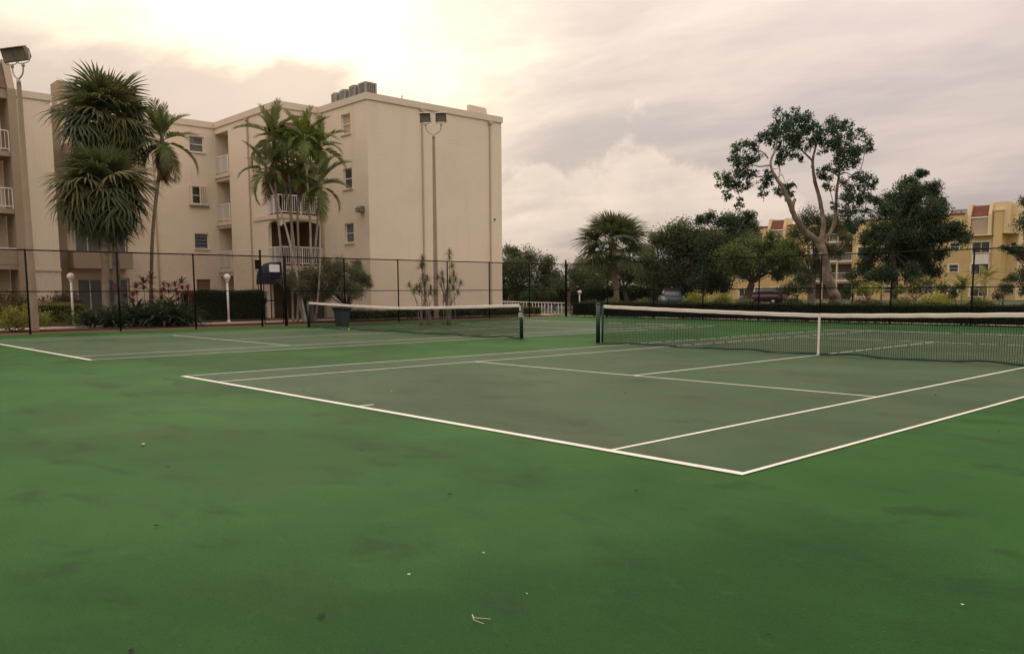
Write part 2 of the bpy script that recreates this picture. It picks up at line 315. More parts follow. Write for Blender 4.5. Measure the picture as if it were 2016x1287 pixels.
def shared(name, mb, mt):
    me = bpy.data.meshes.new(name); me.from_pydata(mb.v, [], mb.f)
    if any(mb.sm): me.polygons.foreach_set('use_smooth', mb.sm)
    me.materials.append(M[mt]); me.update(); return me
def struct(name, mb, mt): return tag(mb.build(name, mt), kind='structure')
def sheet(x0, y0, x1, y1, z):
    return MB().add([(x0, y0, z), (x1, y0, z), (x1, y1, z), (x0, y1, z)], [(0, 1, 2, 3)])
def smooth_path(pts, n=5):
    pts = [P3(p) for p in pts]; out = []
    for i in range(len(pts)-1):
        p0 = pts[max(i-1, 0)]; p1 = pts[i]; p2 = pts[i+1]; p3 = pts[min(i+2, len(pts)-1)]
        for k in range(n):
            t = k/n; out.append(0.5*((2*p1)+(-p0+p2)*t+(2*p0-5*p1+4*p2-p3)*t*t+(-p0+3*p1-3*p2+p3)*t**3))
    out.append(pts[-1]); return out
def lerp_list(vals, n):   # radii for smooth_path
    out = []
    for i in range(len(vals)-1):
        for k in range(n): out.append(vals[i]+(vals[i+1]-vals[i])*k/n)
    return out+[vals[-1]]

# ------------------------------------------------------------------ ground and courts
struct('ground', sheet(-420, -160, 260, 480, -0.02), 'grass')
struct('parking_lot', sheet(-85, 44, 30, 96, -0.010), 'asphalt')
struct('sidewalk', sheet(-37.4, -30, -35.5, 21.5, -0.006), 'concrete')
struct('lawn_path', sheet(-36.5, 31.6, 12, 33.6, -0.006), 'concrete')
struct('mulch_bed', sheet(-35.5, -30, -30.22, 30.6, -0.014), 'mulch')
struct('planting_bed', sheet(-48.9, -30, -37.4, 20.2, -0.014), 'mulch')
court = struct('court_surface', sheet(-30.2, -14, 9.0, 30.35, 0.0), 'court_green')
C2R = -15.936
LN = 0.046
def court_lines(xr):
    xl = xr-10.97
    sheet(xl, 0, xr, 23.77, 0.004).build('playing_area', 'court_grey', court)
    z = 0.008
    def ln(x0, y0, x1, y1, zz=z): sheet(x0, y0, x1, y1, zz).build('court_line', 'line_white', court)
    ln(xl, 0.012, xr, 0.10); ln(xl, 23.67, xr, 23.758)                                    # baselines
    for x in (xl+0.0255, xr-0.0255): ln(x-LN/2, 0.10, x+LN/2, 23.67)                 # doubles
    for x in (xl+1.37, xr-1.37): ln(x-LN/2, 0.10, x+LN/2, 23.67, z+0.0005)           # singles
    for y in (5.485, 18.285): ln(xl+1.395, y-LN/2, xr-1.395, y+LN/2)                 # service
    xc = (xl+xr)/2
    ln(xc-LN/2, 5.51, xc+LN/2, 18.26); ln(xc-LN/2, 0.10, xc+LN/2, 0.30); ln(xc-LN/2, 23.47, xc+LN/2, 23.67)
court_lines(0.0); court_lines(C2R)

# ------------------------------------------------------------------ main cream building
random.seed(4)
ROOF = 12.05
def wall(mb, o, U, N, u0, u1, v0, v1, holes, depth=0.18, back=True):
    """wall sheet on plane through o; U horizontal unit, N outward; holes = (ua,ub,va,vb); with reveals"""
    o, U, N = P3(o), P3(U), P3(N); Z = P3((0, 0, 1))
    us = sorted({u0, u1, *[h[0] for h in holes], *[h[1] for h in holes]}); vs = sorted({v0, v1, *[h[2] for h in holes], *[h[3] for h in holes]})
    us = [u for u in us if u0 <= u <= u1]; vs = [v for v in vs if v0 <= v <= v1]
    flip = np.dot(np.cross(U, Z), N) < 0
    def q(a, b, c, d): mb.add([a, b, c, d], [(3, 2, 1, 0) if flip else (0, 1, 2, 3)])
    for i in range(len(us)-1):
        for j in range(len(vs)-1):
            cu_, cv_ = (us[i]+us[i+1])/2, (vs[j]+vs[j+1])/2
            if any(h[0] < cu_ < h[1] and h[2] < cv_ < h[3] for h in holes): continue
            q(o+U*us[i]+Z*vs[j], o+U*us[i+1]+Z*vs[j], o+U*us[i+1]+Z*vs[j+1], o+U*us[i]+Z*vs[j+1])
    for (a, b, c, d) in holes:
        I = -N*depth; p = [o+U*a+Z*c, o+U*b+Z*c, o+U*b+Z*d, o+U*a+Z*d]
        for k in range(4): q(p[(k+1) % 4], p[k], p[k]+I, p[(k+1) % 4]+I)
def window(parent, o, U, N, h, kind='sash', glassm='glass_dark', depth=0.14):
    o, U, N = P3(o), P3(U), P3(N); Z = P3((0, 0, 1)); a, b, c, d = h
    B = o - N*depth; ax = (U, N, Z)
    def bx(mb, u0, u1, v0, v1, n0, n1):
        mb.obox(B+U*(u0+u1)/2+Z*(v0+v1)/2+N*(n0+n1)/2, ax, ((u1-u0)/2, abs(n1-n0)/2, (v1-v0)/2))
    w = MB(); bx(w, a, b, c, d, -0.02, 0.0); win = w.build('window', glassm, parent)
    fr = MB(); t = 0.05
    bx(fr, a, a+t, c, d, 0.002, 0.05); bx(fr, b-t, b, c, d, 0.002, 0.05); bx(fr, a+t, b-t, c, c+t, 0.002, 0.05); bx(fr, a+t, b-t, d-t, d, 0.002, 0.05)
    if kind == 'sash': bx(fr, a+t, b-t, (c+d)/2-0.02, (c+d)/2+0.02, 0.004, 0.04)
    if kind == 'slider': bx(fr, (a+b)/2-0.025, (a+b)/2+0.025, c+t, d-t, 0.004, 0.045)
    fr.build('frame', 'white_paint' if kind != 'louvre' else 'louvre_brown', win)
    if kind in ('louvre', 'awning'):
        n = 6 if kind == 'louvre' else 4
        for k in range(n):
            zz = c+t+(d-c-2*t)*(k+0.5)/n; s_ = MB()
            th = math.radians(35); hh = (d-c-2*t)/n*0.52
            s_.obox(B+U*(a+b)/2+Z*zz+N*0.02, (U, N*math.cos(th)+Z*math.sin(th), Z*math.cos(th)-N*math.sin(th)), ((b-a)/2-t, 0.006, hh))
            s_.build('slat', 'louvre_brown' if kind == 'louvre' else glassm, win)
    si = MB(); si.obox(o+U*(a+b)/2+Z*(c-0.04)+N*0.03, ax, ((b-a)/2+0.06, 0.05, 0.035)); si.build('sill', 'fascia', win)
    return win
def railing(parent, p0, p1, h=1.06, step=0.125, name='railing'):
    p0, p1 = P3(p0), P3(p1); L = np.linalg.norm(p1-p0); U = (p1-p0)/L; Z = P3((0, 0, 1)); N = np.cross(U, Z); m = MB()
    def bar(a, b, hw): m.obox((a+b)/2, ((b-a)/np.linalg.norm(b-a), N, np.cross((b-a)/np.linalg.norm(b-a), N)), (np.linalg.norm(b-a)/2, hw, hw))
    bar(p0+Z*h, p1+Z*h, 0.026); bar(p0+Z*0.13, p1+Z*0.13, 0.02)
    n = max(2, int(L/step))
    for k in range(n+1):
        q = p0+U*L*k/n; post = k in (0, n) or (L > 1.6 and k == n//2)
        bar(q+Z*(0.0 if post else 0.15), q+Z*(h-0.027), 0.024 if post else 0.011)
    return m.build(name, 'white_paint', parent)
XE, YE = -35.77, 20.30        # nearest corner of the blank end wall
X2, Y2 = -40.75, 17.70        # corner loggia block
X3 = -49.04                   # deep wing
bl = thing('apartment_building', 'cream four storey apartment block with blank end wall and corner balconies', 'building', (-44, 20, 0))
FL = [0.0, 2.98, 5.88, 8.82]
w = MB()
wall(w, (XE, YE, 0), (0, 1, 0), (1, 0, 0), 0, 9.72, -0.1, 11.72, [])
f1w = [(-2.58+0.0, -1.64, 10.17, 11.24), (-2.5, -1.62, 7.19, 8.30), (-2.5, -1.58, 4.21, 5.29), (-2.5, -1.58, 1.3, 2.35)]
wall(w, (XE, YE, 0), (1, 0, 0), (0, -1, 0), X2-XE, 0, -0.1, 11.72, f1w)
w.build('wall', 'stucco', bl)
for h, gm in zip(f1w, ('blind', 'glass_dark', 'glass_grey', 'glass_dark')): window(bl, (XE, YE, 0), (1, 0, 0), (0, -1, 0), h, 'sash', gm)
# loggia block: solid wall with the walkway openings, corner left open
w = MB()
op = [(-8.27, -6.37, FL[k]+0.02, FL[k]+2.52) for k in range(4)]
wall(w, (X2, Y2, 0), (1, 0, 0), (0, -1, 0), X3-X2, -1.60, -0.1, 11.72, op, 0.12)
wall(w, (X2-1.60, Y2, 0), (0, 1, 0), (1, 0, 0), 0, 0.22, -0.1, 11.72, [])
w.build('wall', 'stucco', bl)
# side wall of the loggia that meets the end block, and top band over the corner
w = MB(); w.box((X2-1.6, Y2+0.004, 11.10), (X2, YE, 11.72)); w.build('top_band', 'stucco', bl)
w = MB()
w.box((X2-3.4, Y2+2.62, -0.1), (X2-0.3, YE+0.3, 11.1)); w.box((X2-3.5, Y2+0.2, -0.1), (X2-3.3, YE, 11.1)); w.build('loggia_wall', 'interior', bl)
for k in range(1, 4):
    s = MB(); s.box((X2-3.3, Y2-0.06, FL[k]-0.24), (X2+0.06, YE-0.02, FL[k])); s.build('balcony_slab', 'fascia', bl)
    railing(bl, (X2-1.58, Y2-0.02, FL[k]), (X2+0.02, Y2-0.02, FL[k])); railing(bl, (X2+0.02, Y2-0.02, FL[k]), (X2+0.02, YE-0.06, FL[k]))
    # arched spandrel under the slab above
for k in range(0, 4):
    zt = (FL[k+1]-0.24) if k < 3 else 11.10
    for side in (0, 1):
        L = (YE-Y2) if side == 0 else 1.6
        n = 14; poly = []
        for i in range(n+1):
            t = i/n; poly.append((t*L, zt-0.42+0.34*math.sin(math.pi*t)**0.5))
        poly += [(L, zt-0.002), (0, zt-0.002)]
        s = MB()
        if side == 0: s.prism([(X2-0.14, Y2+0.02+a*0.985, b) for a, b in poly], (0.13, 0, 0))
        elif k > 0: s.prism([(X2-1.6+a*0.90, Y2+0.14, b) for a, b in poly], (0, -0.13, 0))
        else: continue
        s.build('arch', 'stucco', bl)
    d = MB(); d.box((X2-3.29, Y2+0.7, FL[k]+0.02), (X2-3.24, Y2+1.7, FL[k]+2.1)); d.build('door', 'louvre_brown', bl)
# walkway openings
for k in range(4):
    i_ = MB(); i_.box((X3+0.02, Y2+1.9, FL[k]), (X2-6.2, Y2+1.98, FL[k]+2.75)); i_.box((X2-6.28, Y2+0.13, FL[k]), (X2-6.2, Y2+1.9, FL[k]+2.75)); i_.box((X3-0.08, Y2+0.01, FL[k]), (X3+0.012, Y2+1.9, FL[k]+2.75)); i_.build('walkway_wall', 'stucco', bl)
    i_ = MB(); i_.box((X3+0.02, Y2+0.13, FL[k]+2.53), (X2-6.29, Y2+1.89, FL[k]+2.6)); i_.build('walkway_ceiling', 'stucco', bl)
    if k:
        s = MB(); s.box((X3+0.01, Y2-0.10, FL[k]-0.22), (X2-6.33, Y2+1.88, FL[k])); s.build('balcony_slab', 'fascia', bl)
        railing(bl, (X3+0.06, Y2-0.06, FL[k]), (X2-6.40, Y2-0.06, FL[k]), step=0.11)
# deep wing
w = MB()
h3 = [(-1.62, -0.70, 10.15, 11.10), (-1.58, -0.72, 6.98, 8.05), (-1.55, -0.66, 4.22, 5.16), (-1.55, -0.66, 1.35, 2.32)]
bay = [(-8.5, -5.6, FL[k]+0.1, FL[k]+2.35) for k in range(4)]
wall(w, (X3, Y2, 0), (0, 1, 0), (1, 0, 0), -9.75, 0, -0.1, 11.72, h3+bay, 0.16)
w.build('wall', 'stucco', bl)
for h, kd, gm in zip(h3, ('sash', 'sash', 'awning', 'louvre'), ('glass_grey', 'glass_dark', 'glass_grey', 'louvre_brown')): window(bl, (X3, Y2, 0), (0, 1, 0), (1, 0, 0), h, kd, gm)
sh = bl
for k in range(4):                                                       # folded accordion shutter on the third floor window
    s = MB(); y0 = Y2-1.13+k*0.125
    s.prism([(X3+0.02, y0, 6.90), (X3+0.14, y0+0.055, 6.90), (X3+0.02, y0+0.11, 6.90)], (0, 0, 1.2)); s.build('shutter_leaf', 'shutter_cream', bl)
s = MB(); s.box((X3+0.015, Y2-1.75, 6.90), (X3+0.10, Y2-1.60, 8.10)); s.build('shutter_leaf', 'shutter_cream', bl)
s = MB(); s.box((X3+0.015, Y2-1.80, 6.83), (X3+0.16, Y2-0.58, 6.895)); s.build('shutter_track', 'lamp_housing', bl)
for k in range(4):
    if k:
        s = MB(); s.box((X3-0.5, 8.75, FL[k]-0.12), (X3+1.2, 11.95, FL[k]+0.86)); s.build('balcony_parapet', 'stucco_tan_shade', bl)
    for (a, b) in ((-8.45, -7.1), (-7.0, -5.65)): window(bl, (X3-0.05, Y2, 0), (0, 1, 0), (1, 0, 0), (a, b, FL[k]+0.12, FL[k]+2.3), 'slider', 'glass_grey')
s = MB(); s.box((X3-8, 7.9, -0.1), (X3+0.25, 8.75, 11.72)); s.build('pilaster', 'stucco_tan_shade', bl)  # recessed wall strip, its shade is put into the colour
# roof deck and fascia
rf = MB()
for (a, b) in (((XE, YE), (X2, 30.02)), ((X2, Y2), (X3, 30.02)), ((X3, 7.9), (-62, 30.02))):
    rf.box((a[0]-0.02, a[1]+0.02, 11.60), (b[0], b[1], 11.80))
roof = rf.build('roof', 'roof_membrane', bl)
fa = MB(); t = 0.07
fa.box((XE-0.2, YE-t, 11.70), (XE+t, 30.02+t, ROOF)); fa.box((X2+0.08, YE-t, 11.70), (XE-0.2, YE+0.2, ROOF))
fa.box((X2-0.2, Y2-t, 11.70), (X2+t, YE+0.2, ROOF+0.01)); fa.box((X3+0.08, Y2-t, 11.70), (X2-0.2, Y2+0.2, ROOF+0.01))
fa.box((X3-0.2, 8.8, 11.70), (X3+t, Y2+0.2, ROOF+0.02)); fa.box((-62, 30.02-0.2, 11.70), (XE-0.2, 30.02+t, ROOF)); fa.build('fascia', 'fascia', bl)
w = MB(); w.box((-62, 29.82, -0.1), (XE-0.01, 30.02, 11.7)); w.box((-62.2, 7.9, -0.1), (-62, 30.02, 11.7)); w.build('wall', 'stucco', bl)
s = MB(); s.box((X3-1.9, 8.95, 11.75), (X3-0.5, 9.9, 13.35)); s.build('stair_head', 'stucco_tan_shade', roof)
s = MB(); s.prism([(-36.55, 28.15, 11.8), (-36.55, 29.75, 11.8), (-36.55, 29.45, 12.62), (-36.55, 28.15, 12.66)], (-0.25, 0, 0)); s.build('roof_screen', 'fascia', roof)
s = MB(); s.tube([(-36.3, 23.0, 11.8), (-36.3, 23.0, 12.38)], 0.045, 8); s.build('vent_pipe', 'galvanised', roof)
# downspouts
def spout(x, y, dx, dy):
    s = MB(); s.box((x-0.04+dx*0.05, y-0.04+dy*0.05, 0), (x+0.04+dx*0.05, y+0.04+dy*0.05, 11.55)); s.box((x-0.10+dx*0.08, y-0.13+dy*0.08, 11.50), (x+0.10+dx*0.08, y+0.13+dy*0.08, 11.69))
    s.build('downspout', 'downspout', bl)
spout(XE, 23.95, 1, 0); spout(XE, 29.05, 1, 0); spout(-44.4, Y2, 0, -1); spout(X3, 13.85, 1, 0); spout(X2+0.25, YE, 0, -1)
s = MB(); s.ball((XE+0.02, 29.42, 5.86), 0.07, 8, 6); s.build('outlet', 'lamp_housing', bl)
# wall pack light
wp = thing('wall_light', 'small dark floodlight fixed high on the cream wall near its corner', 'light', (-36.4, YE, 5.85))
s = MB(); s.prism([(-36.62, YE-0.002, 5.78), (-36.62, YE-0.30, 5.80), (-36.62, YE-0.34, 5.98), (-36.62, YE-0.22, 6.12), (-36.62, YE-0.002, 6.12)], (0.42, 0, 0)); s.build('housing', 'lamp_housing', wp)
s = MB(); s.obox((-36.41, YE-0.327, 5.885), ((1, 0, 0), (0, 0.976, -0.217), (0, 0.217, 0.976)), (0.17, 0.012, 0.075)); s.build('lens', 'lamp_lens', wp)
# rooftop condensers
acl = ['left end one', 'second from the left', 'third from the left', 'right hand one, largest in view']
for k, (px, dx) in enumerate(((663, 0), (680, 0), (700, 0), (721, 0))):
    xa = onY(px, 170, 20.95)[0]; y0 = 20.9; sz = (0.56, 0.60, 0.62, 0.74)[k]; zt = (12.80, 12.84, 12.90, 12.90)[k]
    c = thing('condenser_unit', 'grey rooftop air conditioner above the cream wall, '+acl[k], 'air conditioner', (xa-sz/2, y0+sz/2, 11.8), 'rooftop air conditioners')
    s = MB(); s.box((xa-sz+0.04, y0+0.04, 11.86), (xa-0.04, y0+sz-0.04, zt-0.08)); s.build('coil', 'ac_dark', c)
    s = MB(); s.box((xa-sz, y0, zt-0.09), (xa, y0+sz, zt)); s.box((xa-sz, y0, 11.80), (xa, y0+sz, 11.87))
    for (u, v) in ((0, 0), (sz-0.09, 0), (0, sz-0.09), (sz-0.09, sz-0.09)): s.box((xa-sz+u, y0+v, 11.87), (xa-sz+u+0.09, y0+v+0.09, zt-0.09))
    s.build('cabinet', 'ac_metal', c)
    for j in range(5):
        s = MB(); q = 0.14+j*(sz-0.26)/4
        s.box((xa-sz+q, y0-0.001, 11.88), (xa-sz+q+0.04, y0+0.035, zt-0.1)); s.build('grille_bar', 'ac_metal', c); s = MB(); s.box((xa-0.036, y0+q, 11.88), (xa+0.001, y0+q+0.04, zt-0.1)); s.build('grille_bar', 'ac_metal', c)
    s = MB(); s.lathe((xa-sz/2, y0+sz/2, zt), [(0.30, 0.0), (0.30, 0.03), (0.26, 0.04)], 14); s.build('fan_guard', 'ac_dark', c)

# wing at the left edge
XL = -47.4
lb = thing('apartment_building', 'cream balcony wing at the left edge behind the tall floodlight pole', 'building', (XL, 5, 0))
w = MB(); wall(w, (XL, 6.25, 0), (0, 1, 0), (1, 0, 0), 0, 1.70, -0.1, 11.75, []); w.box((XL-1.5, 7.90, -0.1), (XL-0.004, 7.952, 11.75)); w.build('wall', 'stucco', lb)
s = MB(); s.box((XL-3, 6.0, 11.70), (XL+0.07, 8.02, ROOF)); s.build('fascia', 'fascia', lb)
s = MB(); s.box((XL+0.0, 5.90, 2.68), (XL+0.06, 7.99, 2.80)); s.build('string_course', 'fascia', lb)
s = MB(); s.box((XL-1.6, 5.86, -0.1), (XL+0.35, 6.25, 12.0)); s.build('fin_wall', 'stucco_tan_shade', lb)
s = MB(); s.prism([(XL+0.35, 5.88, 12.0), (XL-0.5, 5.88, 13.6), (XL-1.6, 5.88, 13.6), (XL-1.6, 5.88, 12.0)], (0, 0.34, 0)); s.build('fin_wall', 'stucco_tan_shade', lb)
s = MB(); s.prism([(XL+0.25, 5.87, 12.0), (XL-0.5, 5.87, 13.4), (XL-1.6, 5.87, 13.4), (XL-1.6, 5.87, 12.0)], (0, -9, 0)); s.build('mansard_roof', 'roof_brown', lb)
w = MB(); wall(w, (XL-1.7, -3, 0), (0, 1, 0), (1, 0, 0), 0, 8.86, -0.1, 12.0, [(6.2, 8.3, FL[k]+0.05, FL[k]+2.2) for k in range(4)], 0.1); w.build('wall', 'stucco', lb)
for k in range(4):
    window(lb, (XL-1.75, -3, 0), (0, 1, 0), (1, 0, 0), (6.2, 8.3, FL[k]+0.05, FL[k]+2.2), 'slider', 'glass_dark')
    if k:
        s = MB(); s.box((XL-1.65, -3, FL[k]-0.25), (XL+0.20, 5.855, FL[k])); s.build('balcony_slab', 'stucco_tan_shade', lb)
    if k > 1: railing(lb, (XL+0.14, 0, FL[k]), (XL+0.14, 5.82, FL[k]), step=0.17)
s = MB(); s.box((XL+0.10, -3, FL[1]+0.004), (XL+0.22, 5.85, FL[1]+0.80)); s.build('balcony_parapet', 'stucco_tan_shade', lb)
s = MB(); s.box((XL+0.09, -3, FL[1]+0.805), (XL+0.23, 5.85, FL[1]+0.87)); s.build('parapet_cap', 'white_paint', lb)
s = MB(); s.box((XL-1.65, -3, 11.5), (XL+0.2, 5.855, 11.98)); s.build('balcony_ceiling', 'stucco_tan_shade', lb)

# ------------------------------------------------------------------ entrance awning
aw = thing('entrance_awning', 'navy blue domed canvas awning over the building entrance beside the gate', 'awning', (-41.4, 16.4, 0))
e0 = onX(505, 556, X2-1.55); za = e0[2]; ya = e0[1]; 
pf = [(ya+(Y2-ya)*(1-math.cos(math.pi/2*i/8))*1.0, za+0.15+1.0*math.sin(math.pi/2*i/8)) for i in range(9)]
s = MB(); vs = [(X2+0.05, y, z) for y, z in pf]+[(X2-1.55, y, z) for y, z in pf]
s.add(vs, [(i, i+1, 10+i, 9+i) for i in range(8)], True)
s.add([(X2+0.05, y, z) for y, z in pf]+[(X2+0.05, Y2, za+0.15)], [tuple(range(10))]); s.add([(X2-1.55, y, z) for y, z in pf]+[(X2-1.55, Y2, za+0.15)], [tuple(range(9, -1, -1))]); s.build('canopy', 'navy_canvas', aw)
s = MB(); s.box((X2-1.555, ya-0.012, za-0.12), (X2+0.055, ya, za+0.15)); s.box((X2+0.051, ya, za-0.12), (X2+0.058, Y2-0.1, za+0.15)); s.build('valance', 'navy_canvas', aw)
for xx in (X2, X2-1.5):
    s = MB(); s.tube([(xx, ya+0.08, 0), (xx, ya+0.08, za+0.1)], 0.03, 8); s.build('post', 'black_vinyl', aw)

# ------------------------------------------------------------------ chain-link fence
FX, FY, FH = -30.5, 30.2, 3.02
def wire_panel(w, h, s=0.078, r=0.0028):
    mb = []; faces = []; V = []
    def seg(a, b):
        a, b = np.array(a), np.array(b); L = np.linalg.norm(b-a)
        if L < 0.03: return
        t = (b-a)/L; nn = np.array((-t[1], t[0])); base = len(V)
        for p in (a, b):
            V.append((p[0]+nn[0]*r, 0.0, p[1]+nn[1]*r)); V.append((p[0]-nn[0]*r*0.5, r*0.87, p[1]-nn[1]*r*0.5)); V.append((p[0]-nn[0]*r*0.5, -r*0.87, p[1]-nn[1]*r*0.5))
        for k in range(3): faces.append((base+k, base+(k+1) % 3, base+3+(k+1) % 3, base+3+k))
    k = -h
    while k < w:
        x0, x1 = max(k, 0), min(k+h, w)
        seg((x0, x0-k), (x1, x1-k)); seg((x0, h-(x0-k)), (x1, h-(x1-k))); k += s
    me = raw_mesh('wire_mesh', V, F4=faces); me.materials.append(M['black_vinyl']); return me
WP = {}
def wire_for(w):
    k = round(w, 1)
    if k not in WP: WP[k] = wire_panel(k, FH-0.10)
    return WP[k], k
def fence_run(label, pts, tall=()):
    pts = [P3((p[0], p[1], 0)) for p in pts]
    f = thing('chain_link_fence', label, 'fence', pts[0]); o = ORG[f.name]; Z = P3((0, 0, 1))
    for i, p in enumerate(pts):
        s = MB(); h = FH+(0.16 if i in tall else -0.0); rr = 0.045 if i in tall else 0.033
        s.tube([p-Z*0.1, p+Z*h], rr, 10)
        if i in tall: s.ball(p+Z*(h+0.03), 0.055, 10, 6)
        s.build('post', 'black_vinyl', f)
    for i in range(len(pts)-1):
        a, b = pts[i], pts[i+1]; U = (b-a)/np.linalg.norm(b-a); N = np.cross(U, Z)
        for z, nm, r in ((FH-0.03, 'top_rail', 0.024), (1.52, 'middle_rail', 0.019), (0.09, 'bottom_rail', 0.020)):
            s = MB(); s.tube([a+Z*z, b+Z*z], r, 8); s.build(nm, 'black_vinyl', f)
        L = np.linalg.norm(b-a); me, k = wire_for(L)
        mx = Matrix(((U[0]*L/k, N[0], 0, a[0]-o[0]+N[0]*0.03), (U[1]*L/k, N[1], 0, a[1]-o[1]+N[1]*0.03), (0, 0, 1, 0.07), (0, 0, 0, 1)))
        place('wire_mesh', me, f, matrix=mx)
    return f
gy0, gy1 = 11.26, 12.42
fence_run('black chain link fence run left of the gate, facing the cream building', [(FX, y) for y in (-12.6, -9.6, -6.6, -3.7, -0.7, 2.32, 5.42, 8.36, gy0)], tall=(8,))
fence_run('black chain link fence run between the gate and the far corner', [(FX, y) for y in (gy1, 15.39, 18.40, 21.45, 24.30, 27.27, FY)], tall=(6,))
fence_run('black chain link fence across the far end in front of the dark hedge', [(x, FY) for x in (FX+0.09, -27.29, -24.12, -21.05, -17.93, -14.85, -11.74, -8.58, -5.5, -2.4, 0.6, 3.6, 6.6)])
gt = thing('fence_gate', 'black chain link pedestrian gate opposite the navy awning', 'gate', (FX, gy0, 0))
s = MB(); s.tube([(FX, gy1-0.06, -0.05), (FX, gy1-0.06, FH+0.02)], 0.04, 10); s.build('post', 'black_vinyl', gt)
s = MB()
for yy in (gy0+0.12, gy1-0.16): s.tube([(FX, yy, 0.08), (FX, yy, 2.12)], 0.024, 8)
for zz in (0.10, 1.1, 2.10): s.tube([(FX, gy0+0.12, zz), (FX, gy1-0.16, zz)], 0.022, 8)
s.build('gate_frame', 'black_vinyl', gt)
s = MB(); s.tube([(FX, gy0, FH-0.03), (FX, gy1-0.06, FH-0.03)], 0.024, 8); s.tube([(FX, gy0, 2.25), (FX, gy1-0.06, 2.25)], 0.020, 8); s.build('overhead_rail', 'black_vinyl', gt)
me = wire_panel(0.9, 2.0); place('wire_mesh', me, gt, matrix=Matrix(((0, 1, 0, 0.03), (1, 0, 0, 0.12), (0, 0, 1, 0.10), (0, 0, 0, 1))))
s = MB(); s.box((FX+0.02, gy0+0.05, 1.0), (FX+0.12, gy0+0.17, 1.22)); s.build('latch', 'black_vinyl', gt)
sg = onX(540, 528, FX+0.06)
s = MB(); s.prism([(FX+0.06, sg[1]-0.21+0.02*(k in (1, 2)), sg[2]-0.15) if False else q for k, q in enumerate([(FX+0.06, sg[1]-0.24, sg[2]-0.13), (FX+0.06, sg[1]-0.22, sg[2]-0.16), (FX+0.06, sg[1]+0.22, sg[2]-0.16), (FX+0.06, sg[1]+0.24, sg[2]-0.13), (FX+0.06, sg[1]+0.24, sg[2]+0.13), (FX+0.06, sg[1]+0.22, sg[2]+0.16), (FX+0.06, sg[1]-0.22, sg[2]+0.16), (FX+0.06, sg[1]-0.24, sg[2]+0.13)])], (0.012, 0, 0))
tag(s.build('court_sign', 'sign_white', org=(FX+0.06, sg[1], sg[2])), 'small blank white sign panel hung on the fence above the gate', 'sign')
bx_ = onX(506, 521, FX+0.05)
s = MB(); s.box((FX+0.05, bx_[1]-0.10, bx_[2]-0.19), (FX+0.17, bx_[1]+0.08, bx_[2]+0.17)); s.box((FX+0.045, bx_[1]-0.12, bx_[2]+0.172), (FX+0.19, bx_[1]+0.10, bx_[2]+0.195))
tag(s.build('switch_box', 'black_vinyl', org=(FX+0.05, bx_[1], bx_[2])), 'small black switch box on the tall gate post', 'switch box')

